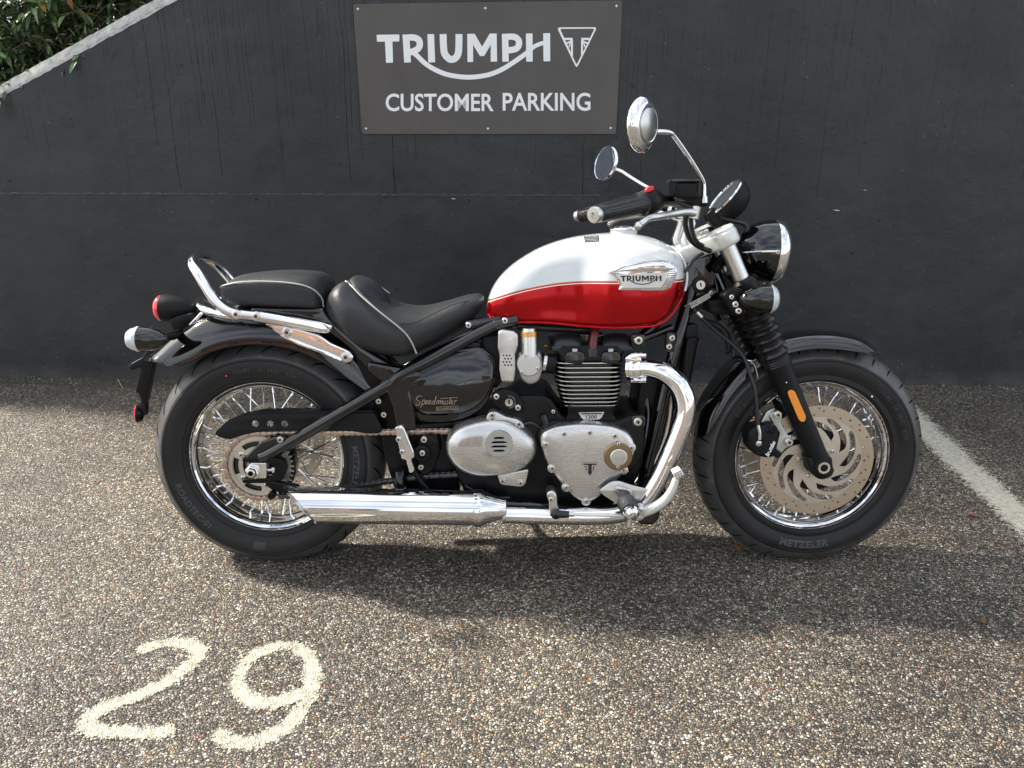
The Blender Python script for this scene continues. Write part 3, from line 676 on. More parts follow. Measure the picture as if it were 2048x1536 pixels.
for k in range(5600):
    u = random.uniform(-1.2, 2.3); zb = ztop(u)
    dn = random.random() ** 1.6; n_ = -.24 - dn * .9
    hgt = random.uniform(-.05, .72) * (1 - .1 * dn) + .1 * sin(u * 5)
    if random.random() < .006: n_ = random.uniform(-.12, -.04); hgt = random.uniform(.02, .09)
    p = wallp(u, zb + max(hgt, .03), n_) - BL; d = Vector((random.uniform(-1, 1), random.uniform(-1, .1), random.uniform(-.5, .7)))
    pts = sprig(p, d, random.randint(6, 11), random.uniform(.06, .16), near if dn < .25 else far)
    if dn < .3: twigs.tube(pts, .0014, 4)
# open dark gap in the lower middle of the shrub
def keep(q):
    w = q[0] + BL; u = (w - WA).dot(WU); h = w.z - ztop(u); g_ = ((u - .62) / .42) ** 2 + ((h - .16) / .11) ** 2
    return g_ > 1 or random.random() < .12
near = [q for q in near if keep(q)]; far = [q for q in far if keep(q)]
def onscreen(q):
    w = q[0] + BL; y = w.y * cos(PITCH) + (CAM_H - w.z) * sin(PITCH); x = 1024 + FPX * w.x / y; yy = 768 - FPX * (w.y * sin(PITCH) - (CAM_H - w.z) * cos(PITCH)) / y
    return 0 < x < 340 and 0 < yy < 200
vis = [q for q in near if onscreen(q)]; vis.sort(key=lambda q: q[0].y); sel = vis[:290]; ids = set(id(q) for q in sel)
for q, R, sc, k in sel: link('leaf', lm[k][2], bush, Matrix.Translation(q) @ R @ Matrix.Scale(sc, 4))
for it in near + far:
    if id(it) in ids: continue
    q, R, sc, k = it; T_ = Matrix.Translation(q) @ R @ Matrix.Scale(sc * (1.05 if (q.y < .15) else 1.6), 4); mass.add([T_ @ Vector(p) for p in lm[k][0]], lm[k][1])
tag(mass.build('foliage', M['leaf'], bush, 60), kind='stuff'); twigs.build('twigs', M['twig'], bush)
for k in range(9):
    u = random.uniform(-.6, 1.5); a = wallp(u, ztop(u) - .1, -.4) - BL; b_ = a + Vector((random.uniform(-.4, .4), random.uniform(-.2, .2), random.uniform(.4, .8)))
    MB().tube(crom([a, a.lerp(b_, .5) + Vector((.05, 0, .03)), b_], 5), [.008, .003], 6).build('branch', M['twig'], bush)

# ---- houses across the car park (seen mirrored in the chrome)
def house(x, y, w, d, h, rh, mat, label):
    e = tag(empty('house', (x, y, 0)), label, 'house')
    MB().box((-w / 2, -d / 2, 0), (w / 2, d / 2, h)).build('wall', mat, e, 0)
    mb = MB(); v = [(-w / 2 - .3, -d / 2 - .3, h), (w / 2 + .3, -d / 2 - .3, h), (w / 2 + .3, d / 2 + .3, h), (-w / 2 - .3, d / 2 + .3, h), (-w / 2 - .3, 0, h + rh), (w / 2 + .3, 0, h + rh)]
    mb.add(v, [(0, 1, 5, 4), (2, 3, 4, 5), (0, 4, 3), (1, 2, 5), (3, 2, 1, 0)]).build('roof', M['roof'], e, 0)
    for fl in range(int(h // 2.6)):
        k = int(w // 2.4)
        for i in range(k):
            cx = -w / 2 + (i + .5) * w / k; cz = 1.5 + fl * 2.7
            f_ = MB().box((cx - .6, d / 2 - .05, cz - .6), (cx + .6, d / 2 + .06, cz + .6)).build('window', M['pvc'], e, 0)
            MB().box((cx - .52, d / 2, cz - .52), (cx - .03, d / 2 + .075, cz + .52)).box((cx + .03, d / 2, cz - .52), (cx + .52, d / 2 + .075, cz + .52)).build('pane', M['window'], f_, 0)
    return e
house(-12, -34, 11, 8, 5.4, 2.6, M['brick'], 'brick house across the car park, mirrored in the chrome')
house(12, -36, 13, 8, 5.2, 2.8, M['render_wall'], 'cream rendered house across the car park, mirrored in the headlight')

# ---- grit, dead leaves and twigs gathered along the foot of the wall
random.seed(31); gr_ = MB()
for k in range(1500):
    u = random.uniform(-.2, 5.2); n_ = min(abs(random.gauss(0, .05)) + .004, .3); s_ = random.uniform(.002, .006); c = wallp(u, s_ * .5, n_)
    pts = [c + Vector((random.uniform(-1, 1), random.uniform(-1, 1), random.uniform(-.4, .8))).normalized() * s_ for _ in range(5)]
    gr_.add(pts, [(0, 1, 2), (0, 2, 3), (0, 3, 4), (1, 2, 4), (2, 3, 4), (0, 1, 4)])
tag(gr_.build('grit', M['grit'], sm=0), 'loose grit gathered along the foot of the wall', kind='stuff')
wd = MB()
for u, sz in ((.12, 1), (.17, .7), (.36, .5), (.75, .8), (.83, .5), (1.1, .4), (3.72, .5), (4.15, .8), (4.2, .5), (4.44, .4)):
    for k in range(16):
        a = random.uniform(0, 2 * pi); L = random.uniform(.012, .034) * sz; c = wallp(u + random.gauss(0, .014), 0, .008 + abs(random.gauss(0, .006)))
        d = Vector((cos(a) * .6, sin(a) * .6 - .2, 1)).normalized() * L; w_ = Vector((-sin(a), cos(a), 0)) * .0016
        wd.add([c - w_, c + w_, c + d * .6 + w_ * .8, c + d, c + d * .6 - w_ * .8], [(0, 1, 2, 3, 4)])
tag(wd.build('weeds', M['leaf'], sm=0), 'tiny green weeds and moss in the joint at the foot of the wall', kind='stuff')
def litter(px, py, L, rot, mat='deadleaf', grp=None, lab=None):
    p = G(px, py, .004); v_, f_ = leaf_mesh(L, L * .5, -.25)
    o = MB().add([Matrix.Rotation(rot, 4, 'Z') @ Vector(q) for q in v_], f_).build('fallen_leaf', M[mat], sm=60); o.location = p; return o
for px, py, L, rot, lab in ((1955, 1032, .030, 1.2, 'small orange-brown dead leaf lying beside the bay line'), (1480, 1105, .034, .3, 'brown dead leaf lying in the shadow left of the front tyre'), (1228, 1088, .026, 2.2, 'brown dead leaf lying below the foot peg'), (1965, 1240, .022, 2.8, 'dark dead leaf lying on the asphalt at the lower right')):
    tag(litter(px, py, L, rot), lab, 'leaf')
tw_ = MB().tube(crom([G(236, 758, .004), G(241, 768, .012), G(246, 777, .004)], 4), .0018, 5).build('twig', M['deadtwig']); tag(tw_, 'pale thin twig lying on the asphalt against the wall at the left', 'twig')

# ---- tree added out of view beyond the wall, off to the left, to shade the front of the machine and the ground to the right
random.seed(77)
TB = Vector((-4.6, 5.0, 0)); shade_tree = tag(empty('shade_tree', TB), 'leafy tree added out of view beyond the sloping wall to shade the front of the motorcycle', 'shade_tree')
MB().tube(crom([Vector((0, 0, 0)), Vector((.1, .05, 1.6)), Vector((0, 0, 3.2)), Vector((.2, -.1, 4.8))], 6), [.13, .10, .07, .03], 10).build('trunk', M['twig'], shade_tree)
cr_ = MB(); tl = leaf_mesh(.13, .075, .3)
for k in range(46):
    a = random.uniform(0, 2 * pi); rr_ = random.uniform(.3, 1.25); c = Vector((rr_ * cos(a), rr_ * sin(a) * .8, random.uniform(3.3, 5.9)))
    MB().tube([Vector((0, 0, c.z - .7)), c], [.03, .008], 5).build('limb', M['twig'], shade_tree) if k < 14 else None
    for j in range(70):
        q = c + Vector((random.gauss(0, .26), random.gauss(0, .26), random.gauss(0, .2)))
        R = Quaternion((random.gauss(0, 1), random.gauss(0, 1), random.gauss(0, 1), random.gauss(0, 1))).normalized().to_matrix().to_4x4()
        T_ = Matrix.Translation(q) @ R; cr_.add([T_ @ Vector(p) for p in tl[0]], tl[1])
tag(cr_.build('crown', M['leaf'], shade_tree, 60), kind='stuff')

# ============================================================ THE MOTORCYCLE
BIKE = empty('motorcycle', (0, BIKE_Y, 0)); BIKE.rotation_euler = (-LEAN, 0, 0)
tag(BIKE, 'white and red cruiser motorcycle with chrome exhaust and black spoked wheels leaning on its stand', 'motorcycle')
AX = Vector((0, -1, 0))                     # across the machine, towards the near side
_bolt = {}
def bolt_mesh(kind='socket'):
    if kind not in _bolt:
        mb = MB()
        if kind == 'socket':
            mb.lathe([(-.5, 1.0), (.42, 1.0), (.58, .86), (.60, .42), (.30, .40), (.30, 0)], (0, 0, 0), AX, 14, mat_fn=lambda i: 1 if i >= 3 else 0)
        elif kind == 'flange':
            mb.lathe([(-.3, 1.25), (.1, 1.25), (.15, .95), (.5, .92), (.62, .78), (.62, .42), (.25, .40), (.25, 0)], (0, 0, 0), AX, 14, mat_fn=lambda i: 1 if i >= 5 else 0)
        else:
            mb.lathe([(-.5, 1.0), (.5, 1.0), (.65, .8), (.65, 0)], (0, 0, 0), AX, 6)
        _bolt[kind] = mb.mesh('bolt', [M['bolt'], M['recess']], 30)
    return _bolt[kind]
def bolt(x, y, n, rpx, parent, kind='socket'):
    p = P(x, y, n); r = rpx / 745; me = bolt_mesh(kind)
    return link('bolt', me, parent, Matrix.Translation(p) @ Matrix.Scale(r, 4))

def wheel(C, R, half, groove, n_disc, rear):
    """C centre in the machine's frame; R tyre radius; half tyre half width"""
    hub = MB(); hl = .066 if rear else .055
    hub.lathe([(-hl - .01, .018), (-hl, .028), (-hl + .004, .047), (-hl + .012, .047), (-hl + .022, .031), (hl - .022, .031), (hl - .012, .047), (hl - .004, .047), (hl, .028), (hl + .01, .018)], C, AX, 36)
    W = hub.build('wheel', M['gloss'], BIKE)
    # rim
    hw = .050 if rear else .045
    prof = [(hw, .2165), (hw + .0035, .2145), (hw + .0035, .2115), (hw - .001, .209), (hw - .004, .2035), (hw - .012, .2005), (hw - .016, .1965), (hw - .028, .1945), (.012, .1905), (0, .1895)]
    prof = prof + [(-a, r) for a, r in prof[-2::-1]]; prof += [(-hw, .2165), (-hw + .012, .205), (-.02, .199), (.02, .199), (hw - .012, .205)]
    MB().lathe(prof, C, AX, 140, closed_prof=True).build('rim', M['chrome'], W, sm=28)
    # tyre
    SEG = 220
    pr = [(hw - .004, .206), (hw + .006, .2145), (hw + .013, .221), (half - .010, .232), (half - .002, .248), (half, .262), (half - .0015, R - .046)]
    tr = []
    for k in range(27):
        t = 1 - 2 * k / 26; n_ = t * (half - .004); rr = R - (R * .0 + .040) * abs(t) ** 2.15
        tr.append((n_, rr))
    full = pr + tr + [(-a, r) for a, r in pr[::-1]]
    rows = []
    for a, r in full:
        row = []
        tread = len(pr) <= len(rows) < len(pr) + len(tr)
        for k in range(SEG):
            th = 2 * pi * k / SEG; rr = r
            x, z = C.x + rr * cos(th), C.z + rr * sin(th); y = -a
            wz = y * -sin(LEAN) + z * cos(LEAN)
            if wz < .0008: z = (.0008 - y * -sin(LEAN)) / cos(LEAN)
            row.append((x, y, z))
        rows.append(row)
    npr, ntr = len(pr), len(tr); MB().grid(rows, closed_u=True, mat_fn=lambda i, k: 1 if npr - 1 < i < npr + ntr - 1 else 0).build('tyre', [M['rubber'], M['tread']], W, sm=24)
    def trad(n_): return R - .040 * abs(n_ / (half - .004)) ** 2.15
    gm = MB()
    for side in (1, -1):
        for k in range(groove[0]):
            for (o_, n0, n1, sl, wd) in groove[1]:
                L_ = []; R_ = []
                for i in range(9):
                    t = i / 8; n_ = (n0 + (n1 - n0) * t) * side; th = 2 * pi * (k + o_ + (.5 if side < 0 else 0)) / groove[0] + sl * t + .10 * sl * sin(t * pi); w_ = wd * (sin(pi * min(t * 1.15 + .04, 1)) ** .7) / R
                    rr = trad(n_) + .0012
                    for lst, dw in ((L_, w_), (R_, -w_)): lst.append((C.x + rr * cos(th + dw), -n_, C.z + rr * sin(th + dw)))
                if L_[0][2] > .012: gm.grid([L_, R_])
    tag(gm.build('tread_groove_shade', M['dark'], W, sm=0), kind='stuff')  # dark strips laid on the tread, painting the shade in its grooves
    # fine raised rings on the sidewall
    for rr in (.2265, R - .046):
        MB().lathe([(half + (-.0105 if rr < .23 else -.0008) + .0, rr - .0012), (half + (-.0085 if rr < .23 else .0006), rr), (half + (-.0105 if rr < .23 else -.0008), rr + .0012)], C, AX, 120).build('moulded_ring', M['rubber'], W)
    # spokes
    ns = 40
    for k in range(ns):
        sd_ = 1 if k % 2 else -1; a0 = 2 * pi * (k + .5) / ns; cr = 1 if (k // 2) % 2 else -1
        ah = a0 + cr * 1.25; p = C + Vector((.043 * cos(ah), -sd_ * (hl - .008 + .003 * cr), .043 * sin(ah))); q = C + Vector((.192 * cos(a0), -sd_ * .007, .192 * sin(a0)))
        d = (q - p).normalized(); L = (q - p).length
        mb = MB().tube([p, q - d * .016], .0021, 6).tube([q - d * .018, q - d * .014, q], [.0026, .0033, .0033], 7)
        mb.build('spoke', M['spoke'], W)
    return W
CR = P(535, 914, .045); CR.y = 0; CF = P(1622, 912, .040); CF.y = 0
rearw = wheel(CR, .3225, .0745, (27, ((0, .028, .068, .17, .0042), (.5, .008, .034, -.10, .0032))), -.07, True); tag(rearw, 'broad rear wheel with drive sprocket')
frontw = wheel(CF, .3185, .0665, (36, ((0, .026, .060, .035, .0026), (.5, .006, .030, .05, .0022))), .07, False); tag(frontw, 'narrower front wheel with large brake disc')

# tyre lettering, wrapped round the sidewall
def sidewall(W, C, s, rad, th0, n, h, inward=False, sx=.9, bold=.0, name='moulded_lettering', mat='tyretext', space=1.05):
    v, f = text2d(s, size=h, bold=bold * h, sx=sx, space=space); a = min(p[0] for p in v); b_ = max(p[0] for p in v); mid = (a + b_) / 2
    out = []
    for x, y, z in v:
        if not inward: th = th0 - (x - mid) / rad; r = rad + (y - h * .35)
        else: th = th0 + (x - mid) / rad; r = rad - (y - h * .35)
        out.append((C.x + r * cos(th), -n(r), C.z + r * sin(th)))
    return MB().add(out, f).build(name, M[mat], W, sm=0)
def side_n(half, hw):
    pts = [(.2145, hw + .006), (.221, hw + .013), (.232, half - .010), (.248, half - .002), (.262, half), (.277, half - .0012), (.29, half - .003)]
    def f(r):
        for (r0, a0), (r1, a1) in zip(pts, pts[1:]):
            if r <= r1: return a0 + (a1 - a0) * max(0, (r - r0) / (r1 - r0)) + .0009
        return pts[-1][1] + .0009
    return f
nr, nf = side_n(.0745, .050), side_n(.0665, .045)
D = radians
sidewall(rearw, CR, '150/80 - 16  M/C   71H', .252, D(86), nr, .0175, sx=1.0)
sidewall(rearw, CR, 'ROADTEC-01', .252, D(213), nr, .0215, inward=True, sx=1.15, bold=.02)
sidewall(rearw, CR, 'METZELER', .252, D(-6), nr, .024, sx=1.15, bold=.03)
sidewall(frontw, CF, '130/80 - 16  M/C   67H', .252, D(32), nf, .0165, sx=1.05)
sidewall(frontw, CF, 'METZELER', .252, D(268), nf, .026, inward=True, sx=1.1, bold=.03)
sidewall(frontw, CF, 'ROADTEC', .252, D(140), nf, .020, sx=1.1)
# hatched wear mark and paint dots
v = []; f = []
for i in range(5):
    for j in range(7):
        th = D(270 - 10.5 + j * 1.05); r = .243 + i * .0042
        o = len(v); 
        for a, c in ((0, 0), (.8, 0), (.8, .0034), (0, .0034)):
            v.append((CR.x + (r + c) * cos(th + D(a)), -nr(r + c), CR.z + (r + c) * sin(th + D(a))))
        f.append((o, o + 1, o + 2, o + 3))
MB().add(v, f).build('hatched_mark', M['tyretext'], rearw, sm=0)
for W_, px, py, n, mt in ((rearw, 452, 752, .077, 'paint_red_spot'), (frontw, 1744, 793, .069, 'signwhite')):
    MB().lathe([(0, .0028), (.0004, .0022), (.0004, 0)], P(px, py, n), AX, 12).build('paint_dot', M[mt], W_)

# ---- front brake discs
def swirl_loop(rot, r0=.062, r1=.116, sweep=.62, w0=.0098, w1=.0070, s=1):
    n = 14; L = []; R_ = []; pts = []
    for i in range(n + 1):
        t = i / n; r = r0 + (r1 - r0) * (t ** .78); th = rot + s * .96 * t ** 1.1; pts.append(Vector((r * cos(th), r * sin(th))))
    for i, p in enumerate(pts):
        a = pts[max(i - 1, 0)]; b_ = pts[min(i + 1, n)]; tt = (b_ - a).normalized(); nn_ = Vector((-tt.y, tt.x)); t = i / n
        w = (w0 * (1 - t) + w1 * t) * min(1, .25 + sqrt(min(t / .16, 1)) * .75) * (.9 if t < .95 else .7)
        L.append(p + nn_ * w); R_.append(p - nn_ * w)
    e0 = pts[0] - (pts[1] - pts[0]).normalized() * w0 * .55; e1 = pts[-1] + (pts[-1] - pts[-2]).normalized() * w1 * .7
    return [e0] + L + [e1] + R_[::-1]
def disc(C, n, rad, W, carrier=True, dots=22):
    loops = [circ(0, 0, rad, 110)]
    for k in range(10): loops.append(swirl_loop(2 * pi * k / 10 + .42, r0=rad * .44, r1=rad * .752, s=1))
    rnd = random.Random(4)
    for k in range(dots):
        a = 2 * pi * k / dots
        for j, rr in enumerate((rad * .84, rad * .895, rad * .945)): 
            if (k + j) % 3 == 2: continue
            loops.append(circ(rr * cos(a + j * .09), rr * sin(a + j * .09), .0030, 8))
    loops.append(circ(0, 0, .036, 40))
    v, f = fill(loops, .0022, .0003); o = MB().add([(x, -w, z) for x, z, w in v], f).build('brake_disc', M['disc'], W, 17)
    o.location = (C.x, -n, C.z)
    for k in range(5):
        a = 2 * pi * k / 5 + .55; link('bolt', bolt_mesh(), W, Matrix.Translation((C.x + .048 * cos(a), -(n + (.004 if n > 0 else -.004)), C.z + .048 * sin(a))) @ Matrix.Scale(.0058, 4))
    return o
disc(CF, .078, .1545, frontw); disc(CF, -.078, .1545, frontw)
disc(CR, -.080, .127, rearw)
MB().lathe([(.05, .030), (.082, .030), (.086, .024), (.1, .02)], CF, AX, 30).build('disc_hub', M['gloss'], frontw)
MB().lathe([(.060, .050), (.066, .086), (.073, .087), (.073, .030)], CF, AX, 60).build('disc_carrier', M['satin'], frontw)

# ---- rear sprocket (37 teeth, five slots, five bolts)
NS = .083; SC_ = P(519, 932, NS); RS = .0905
lp = []
for k in range(42):
    a = 2 * pi * k / 42
    for da, rr in ((-.5, RS - .0055), (-.3, RS - .0055), (-.13, RS + .003), (.0, RS + .0045), (.13, RS + .003), (.3, RS - .0055)): lp.append(Vector((rr * cos(a + da * 2 * pi / 42), rr * sin(a + da * 2 * pi / 42))))
loops = [lp]
for k in range(5):
    a = 2 * pi * k / 5 + .62; sl = []
    for i in range(9): t = a - .36 + .72 * i / 8; sl.append(Vector((.0705 * cos(t), .0705 * sin(t))))
    for i in range(9): t = a + .36 - .72 * i / 8; sl.append(Vector((.0565 * cos(t), .0565 * sin(t))))
    loops.append(sl)
loops.append(circ(0, 0, .044, 40))
v, f = fill(loops, .003, .0006); spk = MB().add([(x, -w, z) for x, z, w in v], f).build('sprocket', M['sprocket'], rearw, 17); spk.location = SC_
MB().lathe([(0, .0745), (.0008, .0748), (.0016, .0745), (.0016, .0735)], SC_ + AX * .003, AX, 60).build('sprocket_rib', M['sprocket'], rearw)
MB().lathe([(-.03, .098), (-.006, .098), (-.006, .040), (-.02, .040)], SC_, AX, 48).build('cush_drive', M['frame'], rearw)
for k in range(5):
    a = 2 * pi * k / 5; link('bolt', bolt_mesh('flange'), rearw, Matrix.Translation(SC_ + Vector((.056 * cos(a), -.004, .056 * sin(a)))) @ Matrix.Scale(.0068, 4))

# ---- chain: round the sprocket, straight runs to the gearbox
chain = MB().box((-.0001, -.0001, -.0001), (.0001, .0001, .0001)).build('drive_chain', M['chain'], BIKE)
NC = NS
G0 = P(945, 905, NC); RG = .040
path = []
top = P(650, 869, NC); 
A1 = P(930, 862, NC); B1 = P(930, 948, NC)
SC2 = Vector((SC_.x, -NC, SC_.z)); RC = RS + .001
tstart = pi / 2 - .01; 
arc = [SC2 + Vector((RC * cos(t), 0, RC * sin(t))) for t in [pi / 2 + (pi * 1.02) * i / 40 for i in range(41)]]
end_bot = arc[-1]
lowmid = P(745, 968, NC)
low = [end_bot.lerp(B1, t) for t in (.33, .66)]
raw = [A1] + arc + [end_bot.lerp(P(700, 980, NC), .5), P(745, 967, NC), P(850, 953, NC), B1]
dense = crom(raw[-4:], 20); dense = raw[:-4] + dense
PITCHC = .0159; acc = []; i = 0; cur = dense[0]; rem = 0
def walk(pts, step):
    out = [pts[0]]; need = step
    for a, b_ in zip(pts, pts[1:]):
        L = (b_ - a).length; pos = 0
        while L - pos >= need: pos += need; out.append(a.lerp(b_, pos / L)); need = step
        need -= L - pos
    return out
pins = walk(dense, PITCHC)
def link_mesh(outer):
    mb = MB(); h = .0070; L = PITCHC / 2; out = []
    for sgn, x0 in ((-1, -L), (1, L)):
        for i in range(7):
            a = (pi / 2 + pi * i / 6) if sgn < 0 else (-pi / 2 + pi * i / 6); out.append(Vector((x0 + h * cos(a), h * sin(a) * 1.0)))
    wa = [];
    for p in out: wa.append(p)
    wa.insert(7, Vector((0, -h * .68))); wa.append(Vector((0, h * .68)))
    v, f = fill([wa], .0009, .0003)
    off = .0085 if outer else .0062
    for s_ in (1, -1): mb.add([(x, -(s_ * off + w), z) for x, z, w in v], f)
    for x0 in (-L, L): mb.tube([(x0, off + .0012, 0), (x0, -off - .0012, 0)], .0024 if outer else .0042, 8)
    return mb
lmeshes = {}
for nm, mt in (('l', 'chain'), ('d', 'shadedchain')):
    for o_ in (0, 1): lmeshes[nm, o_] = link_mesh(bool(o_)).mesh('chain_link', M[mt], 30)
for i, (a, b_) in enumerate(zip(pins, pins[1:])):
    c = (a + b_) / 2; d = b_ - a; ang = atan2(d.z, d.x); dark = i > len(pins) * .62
    link('chain_link', lmeshes['d' if dark else 'l', i % 2], chain, Matrix.Translation(c) @ Matrix.Rotation(-ang, 4, 'Y'))

# ---------------------------------------------------------------- interpolation helpers
def prof1(pts):
    """polyline function z(x) through catmull-smoothed (x, z) points"""
    q = crom([Vector((a, b_)) for a, b_ in pts], 10); q.sort(key=lambda p: p.x)
    def f(x):
        if x <= q[0].x: return q[0].y
        for a, b_ in zip(q, q[1:]):
            if x <= b_.x: return a.y + (b_.y - a.y) * (x - a.x) / max(b_.x - a.x, 1e-9)
        return q[-1].y
    return f
def sstep(a, b_, x): t = min(max((x - a) / (b_ - a), 0), 1); return t * t * (3 - 2 * t)

# ---------------------------------------------------------------- fuel tank
XR, XF = P(974, 610, .03).x, P(1374, 560, .10).x
wprof = prof1([(0, .060), (.03, .082), (.12, .098), (.35, .112), (.50, .122), (.62, .142), (.75, .150), (.88, .143), (.96, .120), (1.0, .080)])
def tw(X): return wprof((X - XR) / (XF - XR))
_t = [(974, 612), (978, 590), (990, 565), (1010, 541), (1040, 517), (1085, 492), (1140, 474.5), (1200, 466), (1250, 465), (1300, 474), (1335, 489), (1358, 510), (1370, 535), (1375, 556)]
ztopT = prof1([(P(x, y, 0).x, P(x, y, 0).z) for x, y in _t])
def side_pts(l): 
    out = []
    for x, y in l:
        n = .1
        for _ in range(4): n = tw(P(x, y, n).x)
        q = P(x, y, n); out.append((q.x, q.z))
    return out
zbotT = prof1(side_pts([(974, 628), (985, 634), (1010, 640), (1060, 643), (1110, 645), (1160, 650), (1220, 653), (1290, 651), (1318, 645), (1340, 628), (1358, 603), (1369, 580), (1374.5, 560)]))
zbndT = prof1(side_pts([(974, 600), (990, 595), (1030, 583), (1070, 574), (1120, 566), (1170, 562.5), (1230, 562), (1300, 563), (1345, 559), (1374, 555)]))
def tsec(X, bot_in=True):
    zt, zb, w, zd = ztopT(X), zbotT(X), tw(X), zbndT(X); zt = max(zt, zb + .004); H_ = zt - zb; zw = zb + .36 * H_
    p_, q_ = .80, .92
    def n_at(z):
        if z >= zw:
            c = min(max((z - zw) / (zt - zw), 0), 1) ** (1 / q_); return w * max(sqrt(max(1 - c * c, 0)), 0) ** p_
        u = (zw - z) / (zw - zb); return w * (1 - .10 * u * u)
    zd = min(zd, zt - .0015); zd = max(zd, zw + .003)
    cb = min(max((zd - zw) / (zt - zw), 0), 1) ** (1 / q_); ab = math.acos(min(cb, 1))
    pts = []
    for k in range(17):
        a = ab * k / 16; z = zw + (zt - zw) * max(cos(a), 0) ** q_; pts.append((n_at(z) if k else 0, z))
    for dz in (.0022, .0050, .0075): z = max(zd - dz, zb + .002); pts.append((n_at(z), z))
    zl = pts[-1][1]
    for k in range(1, 11): z = zl + (zb - zl) * k / 10; pts.append((n_at(z), z))
    pts += [(pts[-1][0] - .004, zb - .003), (pts[-1][0] * .8, zb + .010), (0, zb + .014)]
    return pts
NX = 90; XS = [XR + (XF - XR) * (.5 - .5 * cos(pi * k / NX)) for k in range(NX + 1)]
def knee(X, n, z):
    """shallow knee hollow in the rear half of the side"""
    u = (X - XR) / (XF - XR); d = sstep(.10, .35, u) * (1 - sstep(.46, .60, u)); zt, zb = ztopT(X), zbotT(X); v = (z - zb) / max(zt - zb, .01)
    return n - .010 * d * sstep(.80, .55, 1 - 0) * 0 - .012 * d * (1 - sstep(.58, .86, v)) * sstep(-.1, .2, v)
rows = []
for X in XS:
    s_ = tsec(X); r_ = [(X, -knee(X, n, z), z) for n, z in s_]; l_ = [(X, knee(X, n, z), z) for n, z in s_[-2:0:-1]]
    rows.append([Vector(p) for p in r_ + l_])
NS_ = len(rows[0]); half_n = len(tsec(XS[40]))
def tmat(i, k):
    if k >= half_n - 1: k = NS_ - 1 - k
    return 0 if k < 16 else (2 if k == 16 else (1 if k == 17 else (3 if k == 18 else 1)))
tank = MB().grid(rows, closed_u=True, mat_fn=tmat)
k = NS_; tank.f.append(tuple(range(k))); tank.m.append(0); tank.f.append(tuple(range((NX) * k, (NX + 1) * k))); tank.m.append(0)
TANK = tank.build('fuel_tank', [M['white'], M['red'], M['gold'], M['cream']], BIKE, 50)
TANK['label'] = 'pearl white over candy red fuel tank with cream and gold pinstripe'
# seam flange
fl = [P(x, y, tw(P(x, y, .12).x) * .93) for x, y in [(976, 629), (990, 638), (1030, 644), (1080, 645), (1120, 648), (1170, 653), (1230, 656), (1290, 654), (1320, 648), (1343, 630), (1360, 604), (1370, 580)]]
MB().tube(crom(fl, 6), .0032, 8).build('seam_flange', M['red'], TANK)
fl = [P(x, y, n) for x, y, n in [(1370, 582, .118), (1374, 562, .112), (1374, 545, .10), (1369, 525, .085), (1358, 506, .065), (1343, 493, .04)]]
MB().tube(crom(fl, 6), .0030, 8).build('seam_flange', M['white'], TANK)
# filler cap
fc = P(1247, 466, 0); 
MB().lathe([(-.012, .036), (.004, .036), (.008, .034)], fc, (-.05, 0, 1), 40).build('filler_neck', M['white'], TANK)
capm = MB().lathe([(.008, .030), (.0085, .0375), (.012, .0385), (.014, .0365), (.0155, .030), (.0185, .022), (.0195, .0)], fc, (-.05, 0, 1), 48).build('filler_cap', M['chrome'], TANK, 30)
# warning label on top: black with rows of tiny print
def tsurf(px, py):
    n = 0
    for _ in range(12):
        q = P(px, py, n); s_ = tsec(min(max(q.x, XR), XF))
        for (n0, z0q), (n1, z1q) in zip(s_, s_[1:]):
            if z1q <= q.z <= z0q: n = n * .5 + .5 * (n0 + (n1 - n0) * (z0q - q.z) / max(z0q - z1q, 1e-6)); break
        else: n *= .5
    return n
def on_tank(v, f, name, mat, lift=.0006, parent=None):
    out = []
    for p in v:
        n = tsurf(p[0], p[1]); q = P(p[0], p[1], n + lift); out.append(q + Vector((0, 0, lift)))
    return MB().add(out, f).build(name, mat, parent or TANK, sm=0)
gx = [1169 + i * 3.6 for i in range(9)]; gy = [473, 477, 481, 485]
vv = []; ff = []
for j, y in enumerate(gy):
    for i, x in enumerate(gx): vv.append((x + (j - 1.5) * .6, y - (x - 1169) * .06))
for j in range(3):
    for i in range(8): ff.append((j * 9 + i, j * 9 + i + 1, (j + 1) * 9 + i + 1, (j + 1) * 9 + i))
try:
    on_tank(vv, ff, 'warning_label', M['ink'])
    rnd = random.Random(2); vv = []; ff = []
    for j in range(4):
        x = 1171
        while x < 1194:
            w_ = rnd.uniform(1, 4); y = 474.2 + j * 2.9 - (x - 1169) * .06; o = len(vv)
            vv += [(x, y), (x + w_, y), (x + w_, y + 1.1), (x, y + 1.1)]; ff.append((o, o + 1, o + 2, o + 3)); x += w_ + 1.2
    on_tank(vv, ff, 'label_print', M['paper'], .0012)
except Exception as e_: print('label', e_)

